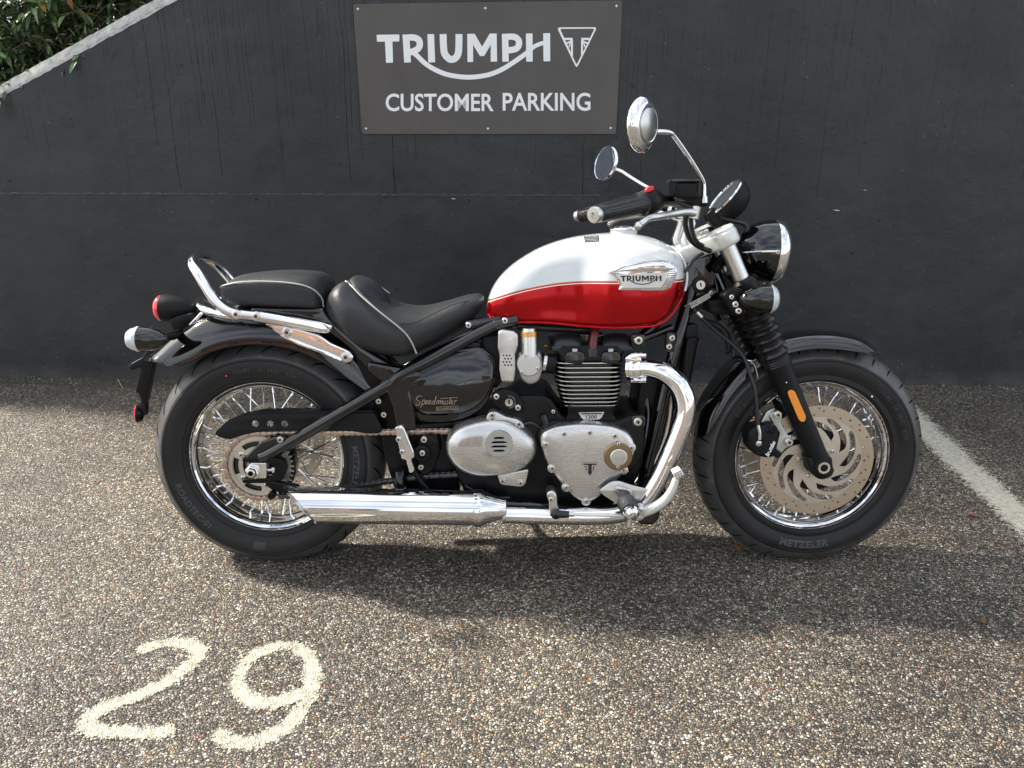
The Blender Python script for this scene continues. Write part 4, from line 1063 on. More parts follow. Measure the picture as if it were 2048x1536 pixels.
# tank badge
NB = .1555
bd = [(1216, 544), (1243, 532), (1285, 523), (1325, 520.5), (1347, 526), (1356, 540), (1352, 560), (1340, 577), (1328, 582), (1236, 581), (1240, 574), (1236, 561), (1228, 551)]
badge = dome(rpoly(bd, 5, 4), [(1.0, NB - .032), (1.0, NB - .004), (.985, NB - .001), (.96, NB), (.5, NB + .0015)], 'badge', M['chrome'], TANK, sm=40)
badge['label'] = 'chrome badge with white panel and black lettering'
pl([rpoly([(1230, 549), (1334, 545), (1332, 560), (1322, 575), (1243, 576), (1245, 570), (1241, 560)], 2, 3)], NB - .001, NB + .0030, 'badge_panel', M['badge_white'], badge, .0004, 16)
cap_o = dome(rpoly([(1217, 544), (1244, 532), (1286, 523.5), (1325, 521), (1346, 527), (1353, 538), (1335, 543), (1290, 543)], 4, 4), [(1.0, NB), (.98, NB + .004), (.9, NB + .0065), (.6, NB + .0080)], 'badge_crown', M['chrome'], badge, sm=60)
for i in range(9):
    y = 543 + i * 4.1; x0 = 1338 + (0 if i < 5 else -(i - 4) * 1.8); x1 = 1353 - abs(i - 1) * .9 - (max(i - 4, 0)) * 1.4
    MB().tube([P(x0, y, NB + .003), P((x0 + x1) / 2, y - .4, NB + .0042), P(x1, y - .8, NB + .002)], .0011, 6).build('badge_rib', M['chrome'], badge)
def logo_at(x0, y0, x1, y1, n, mat, parent, name='lettering'):
    def fn(x, y, k):
        px = x0 + (x - 227) / (1475 - 227) * (x1 - x0); py = y0 + (y - 239) / (572 - 239) * (y1 - y0); return P(px, py, n + k)
    return layered(LOGO, fn, .00008).build(name, mat, parent, sm=0)
logo_at(1241, 551, 1323, 569.5, NB + .0034, M['ink'], badge)

# ---------------------------------------------------------------- seats
def loft_px(st, name, mat, parent, nu=5, nv=5, sm=60, mirror=True):
    """stations of (px, py, n) from top middle to bottom edge; smoothed both ways and mirrored"""
    rows = [crom([P(*c) for c in s_], nv) for s_ in st]; cols = list(zip(*rows)); cols = [crom(c, nu) for c in cols]; rows = [list(r_) for r_ in zip(*cols)]
    full = []
    for r_ in rows:
        m_ = [Vector((p.x, -p.y, p.z)) for p in r_[::-1]]; r2 = [Vector((p.x, min(p.y, -1e-4) if i else 0, p.z)) for i, p in enumerate(r_)]
        full.append(r2 + [Vector((p.x, -p.y, p.z)) for p in r2[:0:-1]])
    mb = MB().grid(full, closed_u=True); k = len(full[0])
    mb.f.append(tuple(range(k))); mb.m.append(0); mb.f.append(tuple(range((len(full) - 1) * k, len(full) * k))); mb.m.append(0)
    return mb.build(name, mat, parent, sm), rows
seat_st = [
 [(658, 590, 0), (655, 592, .03), (653, 598, .06), (652, 608, .085), (652, 620, .09), (655, 632, .075), (660, 640, .04)],
 [(672, 573, 0), (669, 574, .035), (664, 581, .075), (658, 594, .11), (658, 622, .118), (664, 645, .105), (672, 660, .06)],
 [(693, 565, 0), (692, 563, .045), (686, 566, .095), (672, 590, .135), (671, 628, .142), (680, 658, .128), (693, 676, .08)],
 [(727, 578, 0), (722, 571, .045), (711, 581, .10), (694, 608, .150), (692, 650, .156), (702, 680, .140), (722, 696, .09)],
 [(757, 598, 0), (752, 593, .050), (742, 606, .108), (730, 630, .155), (728, 668, .158), (738, 696, .142), (757, 708, .09)],
 [(785, 609, 0), (782, 610, .055), (775, 626, .112), (766, 652, .152), (766, 685, .154), (774, 706, .138), (786, 712, .09)],
 [(815, 613, 0), (813, 618, .055), (808, 637, .110), (802, 664, .140), (803, 692, .140), (808, 708, .125), (816, 712, .08)],
 [(850, 612, 0), (849, 618, .05), (847, 634, .095), (845, 656, .118), (846, 678, .116), (850, 692, .10), (852, 698, .06)],
 [(895, 601, 0), (895, 606, .04), (894, 618, .075), (893, 636, .092), (894, 655, .088), (896, 668, .074), (898, 674, .04)],
 [(932, 590, 0), (933, 594, .03), (933, 602, .055), (934, 615, .068), (936, 630, .064), (937, 642, .052), (938, 648, .03)],
 [(955, 587, 0), (956, 589, .02), (957, 594, .038), (958, 602, .047), (958, 612, .044), (957, 620, .036), (956, 626, .02)],
 [(966, 592, 0), (966, 593, .012), (967, 596, .022), (967, 601, .026), (966, 606, .024), (965, 610, .018), (964, 613, .01)]]
SEAT, srows = loft_px(seat_st, 'rider_seat', M['leather'], BIKE, 6, 5)
pip = [(691, 562, .07), (704, 573, .098), (720, 590, .118), (745, 612, .136), (772, 634, .1475), (795, 652, .1495), (812, 668, .146), (824, 686, .139), (833, 707, .126)]
MB().tube(crom([P(*q) for q in pip], 8), .0020, 7).build('piping', M['piping'], SEAT)
pipf = [P(*q) for q in [(691, 562, .07), (704, 570, .098), (720, 585, .118), (745, 608, .136)]]
MB().tube(crom([Vector((p.x, -p.y, p.z + .002)) for p in pipf], 8), .0020, 7).build('piping', M['piping'], SEAT)
def seam(pts, name='stitched_seam', parent=None, r_=.0011):
    return MB().tube(crom([P(*q) for q in pts], 8), r_, 5).build(name, M['ink'], parent)
seam([(708, 574, .094), (724, 592, .112), (748, 616, .130), (774, 639, .141), (796, 657, .1445)], parent=SEAT)
seam([(800, 648, .130), (830, 645, .1185), (862, 630, .108), (895, 614, .083), (925, 604, .062), (950, 600, .046)], parent=SEAT)
seam([(757, 598, .0), (766, 612, .06), (778, 632, .110), (780, 645, .135)], parent=SEAT)
# stitches along the seam
mb = MB(); cr = crom([P(*q) for q in [(714, 578, .101), (730, 595, .118), (752, 616, .1345), (777, 638, .1455), (799, 655, .148)]], 18)
for a, b_ in list(zip(cr, cr[1:]))[::2]: mb.tube([a, a.lerp(b_, .8)], .0008, 4)
tag(mb.build('stitching', M['piping'], SEAT), kind='stuff')
# soft bolster pad inside the bucket
bc = P(742, 590, 0); pr_ = [[Vector((bc.x + .052 * cos(a) * cos(b_) + .10 * sin(a) * 0, .098 * sin(b_) * (1 - .15 * cos(a)), bc.z + .004 + .036 * sin(a) * cos(b_) - .62 * (.052 * cos(a) * cos(b_)) - .03 * abs(sin(b_)) ** 2 * 0)) for a in [2 * pi * k / 28 for k in range(28)]] for b_ in [-pi / 2 + pi * j / 20 for j in range(21)]]
MB().grid(pr_, closed_u=True).build('bolster', M['leather'], SEAT, 70)
bol = [[(728 + dx, 566 + dy, n * 1.0) for dx, dy, n in r_] for r_ in (((-25, 2, 0), (-25, 4, .03), (-27, 10, .05)), ((-6, -1, 0), (-8, 3, .045), (-12, 14, .075)), ((18, 6, 0), (15, 14, .05), (10, 28, .082)), ((34, 26, 0), (32, 33, .045), (28, 44, .07)), ((41, 44, 0), (40, 47, .03), (38, 52, .045)))]

pil_st = [
 [(459, 565, 0), (455, 567, .035), (449, 571, .07), (442, 575, .092), (441, 584, .094), (444, 596, .092), (452, 603, .08)],
 [(472, 554, 0), (468, 557, .045), (460, 563, .082), (449, 571, .108), (448, 586, .110), (452, 600, .106), (460, 608, .09)],
 [(502, 546, 0), (497, 549, .05), (488, 555, .088), (475, 566, .117), (474, 588, .120), (478, 605, .116), (484, 611, .10)],
 [(560, 541, 0), (556, 544, .05), (548, 551, .090), (536, 564, .119), (536, 590, .122), (540, 610, .118), (546, 614, .10)],
 [(612, 542, 0), (609, 546, .05), (603, 553, .088), (594, 568, .118), (594, 592, .120), (598, 612, .116), (604, 616, .10)],
 [(640, 549, 0), (638, 553, .045), (633, 561, .080), (626, 579, .108), (627, 597, .110), (631, 614, .106), (636, 618, .09)],
 [(655, 564, 0), (654, 568, .035), (650, 577, .062), (646, 592, .082), (646, 603, .084), (646, 613, .080), (648, 618, .06)]]
PIL, prow = loft_px(pil_st, 'pillion_seat', M['leather'], BIKE, 6, 5)
pip = [(441, 574, .0945), (449, 570.5, .1105), (475, 565, .120), (505, 563, .1215), (536, 563, .122), (565, 564.5, .1215), (594, 568, .121), (614, 573, .117), (628, 580, .110), (638, 589, .100), (645, 600, .090), (647, 614, .086)]
MB().tube(crom([P(*q) for q in pip], 8), .0020, 7).build('piping', M['piping'], PIL)

# ---------------------------------------------------------------- mudguards
def mudguard(crown, skirt, ns, name, mat, edge=.003, p_=.55):
    c = crom([P(x, y, 0) for x, y in crown], 10); s_ = crom([P(x, y, ns) for x, y in skirt], 10)
    n = min(len(c), len(s_)); rows = []
    for i in range(n):
        a, b_ = c[i], s_[i]; row = []
        for k in range(13):
            t = k / 12 * pi / 2; q = a.lerp(b_, 1 - cos(t) ** (2 * p_)) if k < 12 else b_.copy()
            q = Vector((a.x + (b_.x - a.x) * (1 - cos(t) ** .9), 0, a.z + (b_.z - a.z) * (1 - cos(t) ** .9))); q.y = -ns * sin(t) ** .95
            row.append(q)
        inner = [Vector((q.x, q.y * .965, q.z - .004)) for q in row[::-1]]
        full = row + inner
        rows.append([Vector((q.x, -q.y, q.z)) for q in row[:0:-1]] + row + [Vector((q.x, q.y * .96, q.z)) + (CW - q).normalized() * .003 for q in row[::-1]] + [Vector((q.x, -q.y * .96, q.z)) + (CW - Vector((q.x, -q.y, q.z))).normalized() * .003 for q in row[1:]])
    mb = MB().grid(rows, closed_u=True); k = len(rows[0]); mb.f.append(tuple(range(k))); mb.m.append(0); mb.f.append(tuple(range((len(rows) - 1) * k, len(rows) * k))); mb.m.append(0)
    return mb.build(name, mat, BIKE, 45)
CW = CR
RG_ = mudguard([(301, 712), (325, 692), (360, 660), (402, 631), (455, 612), (520, 603), (590, 606), (650, 624), (705, 660), (745, 700), (775, 748)],
               [(312, 724), (340, 731), (378, 724), (420, 704), (468, 691), (525, 688), (585, 698), (635, 718), (680, 745), (718, 772), (752, 796)], .092, 'mudguard', M['gloss'])
tag(RG_, 'glossy black rear mudguard')
CW = CF
FG_ = mudguard([(1742, 689), (1715, 670), (1680, 660), (1640, 656.5), (1595, 659), (1550, 669), (1505, 688), (1462, 722), (1425, 768), (1398, 815), (1384, 868)],
               [(1735, 706), (1712, 703), (1678, 699), (1640, 697), (1600, 701), (1560, 712), (1521, 733), (1484, 765), (1456, 800), (1435, 835), (1416, 866)], .081, 'mudguard', M['gloss'])
tag(FG_, 'glossy black front mudguard')
# mudguard stay rib along the front guard and wire clip
MB().tube(crom([P(*q) for q in [(1452, 700, .03), (1470, 712, .06), (1500, 722, .085), (1512, 718, .09)]], 6), .0022, 6).build('wire_clip', M['chrome'], FG_)
MB().tube(crom([P(*q) for q in [(1496, 724, .086), (1508, 728, .09), (1514, 745, .092), (1516, 757, .092)]], 6), .0022, 6).build('wire_clip', M['chrome'], FG_)

# ---------------------------------------------------------------- frame tubes
def ptube(pts, rpx, name, mat, parent=BIKE, seg=14, n=8, smooth=True, sc=745):
    q = [P(*p) for p in pts]; q = crom(q, n) if smooth and len(q) > 2 else q
    return MB().tube(q, [r_ / sc for r_ in rpx] if hasattr(rpx, '__len__') else rpx / sc, seg).build(name, mat, parent, 40)
FR = ptube([(1035, 640, .085), (990, 652, .09), (925, 685, .105), (860, 720, .115), (800, 752, .12), (780, 775, .12)], 11.5, 'frame', M['frame'])
fr = FR
def far(pts): return [(x, y, n) for x, y, n in pts]
ptube([(1035, 640, -.085), (925, 680, -.105), (800, 745, -.12), (780, 775, -.12)], 13, 'rail', M['frame'], fr)
# triangulated swing arm
SWA = ptube([(795, 757, .118), (770, 774, .12), (700, 815, .122), (620, 862, .124), (545, 905, .126), (520, 915, .126)], [11, 13, 13, 12.5, 11.5, 9], 'swing_arm', M['frame'])
ptube([(795, 750, -.118), (700, 808, -.122), (545, 895, -.126)], 13, 'arm_tube', M['frame'], SWA)
pl([rpoly([(787, 752), (836, 742), (846, 752), (818, 776), (824, 800), (833, 862), (792, 862), (786, 820), (770, 776)], 8)], .095, .132, 'strut_plate', M['frame'], fr, .008, 40, 3)
pl([rpoly([(520, 885), (560, 872), (575, 884), (530, 918), (496, 926), (488, 922), (492, 912)], 5)], .112, .130, 'arm_end', M['frame'], SWA, .004, 40, 3)
# axle carrier fork with adjuster
loops = [rpoly([(484, 915), (544, 915), (566, 921), (572, 940), (566, 960), (540, 967), (484, 967), (484, 958), (536, 957), (548, 948), (548, 934), (536, 926), (484, 925)], 4)]
pl(loops, .108, .134, 'axle_carrier', M['satin'], SWA, .003, 30, 2)
pl([rpoly([(500, 926), (533, 926), (533, 957), (500, 957)], 3)], .112, .138, 'adjuster_block', M['clearalu'], SWA, .002, 30)
MB().tube([P(534, 940, .126), P(552, 939, .126)], .0045, 8).tube([P(545, 940, .126), P(551, 939, .126)], .008, 6).build('adjuster_bolt', M['bolt'], SWA)
ax = P(507, 942, .136)
MB().lathe([(0, .0215), (.004, .0215), (.005, .018), (.014, .0175), (.016, .015)], ax, AX, 6).lathe([(.0, .0115), (.022, .0115), (.0235, .0095), (.0235, .0065)], ax, AX, 22).lathe([(.0236, .0066), (.016, .0062), (.016, 0)], ax, AX, 16, mi=1).build('axle_nut', [M['bolt'], M['dark']], SWA, 30)
bolt(561, 879, .132, 6.5, SWA); ptube([(552, 872, .1), (575, 885, .11)], 7, 'bracket', M['satin'], SWA)
# chain guard
CG = pl([rpoly([(427, 867), (443, 852), (470, 838), (500, 830.5, 14), (530, 828), (748, 825), (765, 858), (760, 867), (735, 868), (705, 863), (640, 861), (520, 863), (480, 872), (460, 880), (440, 875)], 9, 5),
         circ(510, 848, 7), circ(539.5, 848, 7), circ(568.5, 848, 7)], .094, .1005, 'chain_guard', M['matte'], BIKE, .002, 30, 2)
pl([rpoly([(432, 863), (450, 845), (485, 831), (520, 824.5), (745, 820), (748, 828), (530, 831), (500, 834), (470, 842), (445, 856)], 3)], .05, .094, 'guard_flange', M['satin'], CG, .002, 30)
bolt(757.5, 802, .105, 6, CG); bolt(768, 829, .105, 6, CG)
# dark swing arm pivot zone behind
pl([rpoly([(742, 790), (800, 785), (835, 850), (860, 975), (790, 985), (765, 900), (757, 840)], 10)], .03, .070, 'pivot_casting', M['satin'], fr, .006, 30)
pl([rpoly([(700, 690), (760, 700), (800, 745), (800, 800), (770, 812), (735, 780)], 10)], .02, .09, 'inner_guard', M['satin'], fr, .006, 30)
# down tubes, head casting
for n_, nm in ((.075, 'down_tube'), (-.075, 'down_tube')):
    ptube([(1388, 560, n_ * .4), (1374, 612, n_ * .7), (1351, 695, n_), (1326, 800, n_), (1302, 900, n_), (1278, 1000, n_)], 13, nm, M['frame'], fr)
pl([rpoly([(1375, 515), (1425, 505), (1440, 590), (1408, 612), (1375, 640), (1360, 600)], 10)], .0, .05, 'head_casting', M['frame'], fr, .010, 40, 3)
ptube([(1400, 500, 0), (1452, 632, 0)], 24, 'steering_head', M['frame'], fr)
ptube([(1320, 640, .06), (1285, 672, .07)], 10, 'gusset', M['frame'], fr)
ptube([(1345, 655, .07), (1310, 668, .075), (1276, 680, .08)], 8, 'gusset', M['frame'], fr)
# tie plates and their bolts
dp = pl([rpoly([(1333, 665), (1352, 665), (1350, 705), (1330, 705)], 8)], .08, .105, 'tie_plate', M['frame'], fr, .004, 30)
bolt(1344, 675.5, .106, 6, dp); bolt(1338, 693, .106, 6, dp)
b_ = pl([rpoly([(1262, 668), (1292, 668), (1292, 692), (1262, 692)], 9)], .07, .098, 'engine_mount', M['frame'], fr, .004, 30); bolt(1276.5, 680, .1, 9, b_)
# steering lock and tag label
kl = P(1400, 569.5, .052)
MB().lathe([(0, .022), (.006, .0215), (.007, .013)], kl, AX, 28, mat_fn=lambda i: 0).lathe([(.0065, .0125), (.008, .0118), (.008, 0)], kl, AX, 24, mi=1).build('steering_lock', [M['plastic'], M['clearalu']], fr)
pl([rpoly([(1399.5, 566), (1402.5, 565.5), (1404, 574), (1401, 573)], 1)], .0598, .0604, 'keyhole', M['dark'], fr, 0, 0)
tube_a, tube_b = P(1362, 628, .055), P(1432, 584, .055)
MB().tube([tube_a, tube_b], .0115, 12).build('wiring_sleeve', M['frame'], fr)
def on_quad(v, c, n, name, mat, parent, fn=P):
    """unit-square coords -> bilinear pixel quad (tl, tr, br, bl)"""
    out = []
    for p in v[0]:
        x, y = p[0], p[1]; tl, tr, br, bl = [Vector(q) for q in c]; q = tl.lerp(tr, x).lerp(bl.lerp(br, x), 1 - y); out.append(fn(q.x, q.y, n))
    return MB().add(out, v[1]).build(name, mat, parent, sm=0)
lab = on_quad(([(0, 0), (1, 0), (1, 1), (0, 1)], [(0, 1, 2, 3)]), [(1369, 612), (1418, 586), (1421, 595), (1374, 622)], .0685, 'tag_label', M['paper'], fr)
tv, tf = text2d('DATATAG', bold=.02); on_quad((fit(tv, .06, .18, .52, .86), tf), [(1369, 612), (1418, 586), (1421, 595), (1374, 622)], .0689, 'lettering', M['ink'], lab)
rnd = random.Random(8); vv = []; ff = []
for j in range(3):
    x = .57
    while x < .96:
        w_ = rnd.uniform(.02, .06); o = len(vv); y = .15 + j * .27; vv += [(x, y), (x + w_, y), (x + w_, y + .13), (x, y + .13)]; ff.append((o, o + 1, o + 2, o + 3)); x += w_ + .02
on_quad((vv, ff), [(1369, 612), (1418, 586), (1421, 595), (1374, 622)], .0689, 'small_print', M['ink'], lab)
bolt(1422, 585, .07, 4, fr)
# radiator and overflow bottle
pl([rpoly([(1285, 745), (1345, 748), (1322, 860), (1296, 948), (1262, 945), (1270, 850)], 8)], -.10, .055, 'radiator', M['plastic'], BIKE, .004, 30)
ptube([(1383, 672, .055), (1371, 735, .055), (1362, 790, .055)], 15, 'expansion_hose', M['plastic'], BIKE)
pl([rpoly([(1374, 650), (1397, 648), (1396, 676), (1370, 678)], 6)], .035, .08, 'expansion_cap', M['plastic'], BIKE, .006, 40, 3)

# ---------------------------------------------------------------- side panel with script
ZP = P(890, 772, .13).z
def tilt(q):
    if q.y < -.10: q.y += 2.6 * (q.z - ZP) ** 2
    return q
def PB(x, y, n): return tilt(P(x, y, n))
SP = dome(rpoly([(796, 772), (816, 753, 18), (905, 706), (958, 698, 10), (987, 724, 14), (986, 765), (968, 803, 16), (936, 829, 16), (885, 838), (846, 838, 14), (822, 820), (803, 794)], 10, 6),
          [(1.02, .075), (1.02, .112), (1.01, .122), (.985, .127), (.93, .1295), (.7, .1315), (.35, .132)], 'side_panel', M['gloss'], BIKE, sm=60, push=tilt)
pl([rpoly([(792, 772), (814, 748, 18), (905, 700), (962, 692, 16), (993, 720, 22), (991, 768), (972, 812, 20), (932, 840, 22), (885, 846), (840, 845, 22), (815, 822), (797, 792)], 14, 6)], .02, .108, 'airbox', M['frame'], BIKE, .006, 40, 3)
def c2(x, y): return (520 + x / 3.938, 520 + y / 3.938)
script = [([(1272, 1078), (1262, 1070), (1240, 1080), (1230, 1096), (1240, 1108), (1255, 1118), (1256, 1136), (1240, 1150), (1222, 1146)], 5.5),
 ([(1282, 1104), (1272, 1140), (1262, 1168)], 5.5), ([(1280, 1110), (1294, 1104), (1298, 1120), (1288, 1140), (1272, 1142)], 5),
 ([(1302, 1128), (1318, 1118), (1314, 1108), (1302, 1118), (1303, 1138), (1322, 1134)], 5), ([(1326, 1128), (1342, 1118), (1338, 1108), (1327, 1118), (1328, 1138), (1346, 1134)], 5),
 ([(1376, 1112), (1358, 1118), (1352, 1134), (1364, 1140), (1376, 1126)], 5), ([(1388, 1072), (1378, 1110), (1372, 1140)], 5.5),
 ([(1388, 1140), (1398, 1108), (1406, 1114), (1402, 1140)], 5), ([(1404, 1130), (1414, 1110), (1421, 1114), (1416, 1140)], 5), ([(1418, 1130), (1428, 1110), (1435, 1114), (1430, 1140)], 5),
 ([(1460, 1112), (1444, 1118), (1440, 1136), (1452, 1140), (1460, 1122), (1458, 1140)], 5), ([(1482, 1108), (1472, 1116), (1480, 1126), (1474, 1140), (1464, 1138)], 5),
 ([(1502, 1084), (1494, 1120), (1490, 1140)], 5.5), ([(1420, 1092), (1480, 1089), (1556, 1084)], 4.5), ([(1504, 1128), (1518, 1118), (1514, 1108), (1504, 1118), (1504, 1138), (1522, 1134)], 5),
 ([(1528, 1140), (1536, 1108)], 5), ([(1532, 1120), (1544, 1108), (1554, 1110)], 5)]
items = []
for p_, w_ in script: items.append(stroke(crom([Vector(q) for q in p_], 5), w_))
layered(items, lambda x, y, n: PB(*c2(x, y), .1331 + n), .00007).build('script_lettering', M['decal'], SP, sm=0)
v, f = fill([[Vector(q) for q in ((1384, 1164), (1556, 1152), (1555, 1186), (1383, 1196))], [Vector(q) for q in ((1388, 1168), (1552, 1156), (1551, 1182), (1387, 1192))]], 0)
MB().add([PB(*c2(p[0], p[1]), .1328) for p in v], f).build('decal_frame', M['decal'], SP, sm=0)
tv, tf = text2d('BONNEVILLE', bold=.01, space=1.05); tv = fit(tv, 0, 0, 1, 1)
on_quad((tv, tf), [c2(1394, 1173), c2(1546, 1162), c2(1545, 1179), c2(1393, 1188)], .1332, 'lettering', M['decal'], SP, PB)
tv, tf = text2d('TRIUMPH', bold=.01, space=1.05); tv = fit(tv, 0, 0, 1, 1)
on_quad((tv, tf), [c2(1548, 984), c2(1700, 948), c2(1702, 956), c2(1550, 992)], .1330, 'lettering', M['greydecal'], SP, PB)

# ---------------------------------------------------------------- engine
ENG = pl([rpoly([(905, 842), (975, 838), (1040, 790), (1098, 792), (1128, 838), (1238, 842), (1262, 830), (1290, 834), (1287, 930), (1262, 985), (1215, 1018), (1120, 1018), (1020, 1005), (930, 992), (905, 930)], 14, 4)], -.13, .115, 'engine', M['satin'], BIKE, .010, 40, 3)
tag(ENG, 'black twin cylinder engine with brushed metal covers')
pl([rpoly([(1100, 842), (1240, 843), (1262, 830), (1290, 832), (1291, 905), (1268, 945), (1100, 930), (1070, 880), (1080, 852)], 16, 4)], .08, .133, 'crankcase', M['matte'], ENG, .010, 40, 3)
# cylinder block with polished fin edges
A0_, B0_ = P(1112, 727, .11), P(1250, 727, .11); CX0 = (A0_.x + B0_.x) / 2
def ringpts(x0, x1, hy, z0, z1, r=.028, n=7):
    """rounded rectangle in plan, tilted with the cylinders"""
    out = []; cxs = ((x1, -hy, -90), (x1, hy, 0), (x0, hy, 90), (x0, -hy, 180))
    for cx, cy, a0 in cxs:
        sx_ = 1 if cx == x1 else -1; sy_ = 1 if cy > 0 else -1; ox, oy = cx - sx_ * r, cy - sy_ * r
        for k in range(n + 1):
            a = radians(a0 + 90 * k / n); x = ox + r * cos(a); y = oy + r * sin(a); t = (x - x0) / (x1 - x0); out.append(Vector((x, y, z0 + (z1 - z0) * t)))
    return out
BL_ = None
fy = [727 + 8.55 * k for k in range(11)]
barrel = MB(); fins = []
for k, y in enumerate(fy):
    tt = k / 10; xl = 1111 + (3 * tt if k < 6 else 3 * tt + (tt - .5) * 22); xr = 1249 - (2 * tt if k < 6 else 2 * tt + (tt - .5) * 16); n_ = .120 - .004 * tt
    a, b_ = P(xl, y, n_), P(xr, y - 1, n_)
    fins.append((a, b_, n_))
CYL = MB()
a, b_, n_ = fins[0]; a2, b2, n2 = fins[-1]
r0 = ringpts(a.x + .012, b_.x - .012, n_ - .012, a.z, b_.z); r1 = ringpts(a2.x + .012, b2.x - .012, n2 - .012, a2.z - .004, b2.z - .004)
CYL.grid([r0, r1], closed_u=True); cyl = CYL.build('cylinder_block', M['frame'], ENG, 40)
for k, (a, b_, n_) in enumerate(fins):
    bend = -.0035 * sin(k / 10 * pi)
    mb = MB(); th = .0013
    o1 = ringpts(a.x, b_.x, n_, a.z + th, b_.z + th); o2 = ringpts(a.x, b_.x, n_, a.z - th, b_.z - th); i1 = ringpts(a.x + .010, b_.x - .010, n_ - .010, a.z + th + .0012, b_.z + th + .0012); i2 = ringpts(a.x + .010, b_.x - .010, n_ - .010, a.z - th - .0012, b_.z - th - .0012)
    def wv(p): return Vector((p.x, p.y, p.z + bend * sstep(.0, .5, 1 - abs((p.x - CX0) / .1))))
    rows = [[wv(p) for p in q] for q in (i1, o1, o2, i2)]
    mb.grid(rows, closed_u=True, mat_fn=lambda i, k_: 1 if i == 1 else 0); mb.build('fin', [M['frame'], M['clearalu']], cyl, 30)
# head
hd = MB(); a, b_ = P(1116, 722, .112), P(1248, 722, .112); c_, d_ = P(1104, 700, .105), P(1256, 700, .105)
rows = [ringpts(a.x, b_.x, .112, a.z, b_.z), ringpts(a.x, b_.x, .112, a.z + .012, b_.z + .012), ringpts(c_.x, d_.x, .104, c_.z, d_.z), ringpts(c_.x + .006, d_.x - .006, .100, c_.z + .010, d_.z + .010)]
mb = MB().grid(rows, closed_u=True); k = len(rows[0]); mb.f.append(tuple(range(3 * k, 4 * k))); mb.m.append(0); head = mb.build('cylinder_head', M['satin'], ENG, 40)
for x in (1150, 1222):
    q = pl([rpoly([(x - 20, 726), (x - 17, 704, 8), (x + 17, 703, 8), (x + 21, 722), (x + 12, 730)], 4)], .085, .123, 'head_lug', M['frame'], head, .004, 40, 2)
    b_ = bolt(x, 700, .112, 5.5, head, 'hex'); b_.rotation_euler = (pi / 2, 0, 0)
# cam cover humps
for x0, x1 in ((1104, 1166), (1202, 1264)):
    st = []
    for t in [i / 12 for i in range(13)]:
        x = x0 + (x1 - x0) * t; h = (1 - abs(2 * t - 1) ** 3.2) ** .5 if 0 < t < 1 else 0
        top = 700 - 34 * (.55 + .45 * h) * (1 if 0 < t < 1 else .4)
        st.append([(x, top + 2, -.06), (x, top, .0), (x, top + 4, .06), (x, top + 12, .088), (x, 694, .100), (x, 702, .100)])
    rows = [crom([P(*q) for q in s_], 4) for s_ in st]
    mb = MB().grid(rows); mb.build('cam_cover', M['camcover'], ENG, 60)
    v_, f_ = None, None
pl([rpoly([(1100, 690), (1268, 690), (1262, 702), (1106, 702)], 4)], -.09, .094, 'cover_gasket', M['matte'], ENG, .003, 30)
pl([rpoly([(1160, 668), (1208, 668), (1208, 700), (1160, 700)], 4)], -.09, .055, 'plug_well', M['frame'], ENG, .003, 30)
# dark red lead with cap
ptube([(1192, 652, .07), (1190, 664, .08), (1187, 680, .088), (1185, 700, .092)], [7, 9, 8.5, 10], 'plug_lead', M['redrubber'], ENG)
ptube([(1186, 698, .092), (1185, 714, .096)], [13, 15], 'plug_cap', M['hose'], ENG)
# barrel foot and displacement badge
pl([rpoly([(1134, 812), (1228, 812), (1226, 828), (1240, 850), (1126, 850), (1136, 828)], 4)], -.09, .118, 'barrel_foot', M['satin'], ENG, .004, 30)
bb = pl([rpoly([(1157, 825), (1209, 824), (1203, 836), (1198, 839), (1168, 840), (1163, 836)], 1.5)], .118, .1205, 'capacity_badge', M['clearalu'], ENG, .0005, 17)
tv, tf = text2d('1200', bold=.03, space=1.05); on_quad((fit(tv, .26, .12, .72, .62), tf), [(1157, 825), (1209, 824), (1206, 839), (1160, 840)], .1210, 'lettering', M['ink'], bb)
pl([rpoly([(1162, 826.5), (1204, 826), (1203, 828.4), (1163, 829)], .5)], .1205, .1208, 'badge_band', M['ink'], bb, 0, 0)
# clutch cover: shield shape with bolts
CC = [(1080, 884), (1083, 868, 12), (1110, 855), (1150, 850, 30), (1180, 849, 30), (1225, 853, 30), (1258, 866, 18), (1273, 888, 14), (1270, 915), (1250, 948, 20), (1215, 982), (1192, 1003, 12), (1172, 1011, 10), (1150, 1000, 12), (1120, 968), (1092, 928)]
def cush(v): return v
cc = dome(rpoly(CC, 20, 5), [(1.0, .125), (1.0, .152), (.985, .158), (.95, .162), (.88, .1645), (.7, .1665), (.4, .1675)], 'clutch_cover', M['cover'], ENG, 60)
for x, y in ((1088, 887), (1126, 864.5), (1179.5, 862), (1232, 869), (1266, 894), (1250, 941), (1130.5, 977), (1172, 1006), (1101, 937)):
    x = 1180 + (x - 1180) * .955; y = 925 + (y - 925) * .955
    MB().lathe([(-.014, .0130), (.0, .0125), (.0012, .0105), (.0012, 0)], P(x, y, .1625), AX, 20).build('boss', M['cover'], cc, 40); bolt(x, y, .1655, 5.2, cc)
fr_ = P(1236, 912, .166)
fl_ = MB().lathe([(-.01, .0375), (.006, .0370), (.0085, .0350), (.0088, .0235), (.005, .023)], fr_, AX, 48).build('filler_ring', M['bronze'], cc)
MB().lathe([(.004, .0230), (.013, .0225), (.0145, .0205), (.0150, .0)], fr_, AX, 44).build('filler_plug', M['clearalu'], fl_)
bolt(1237, 888, .176, 3.5, fl_); bolt(1236, 934, .176, 3.5, fl_)
tri_o = [(1162, 925), (1198, 925), (1180, 956)]
cb_ = pl([rpoly(tri_o, 2.5, 3)], .166, .1692, 'emblem', M['ink'], cc, .0004, 17)
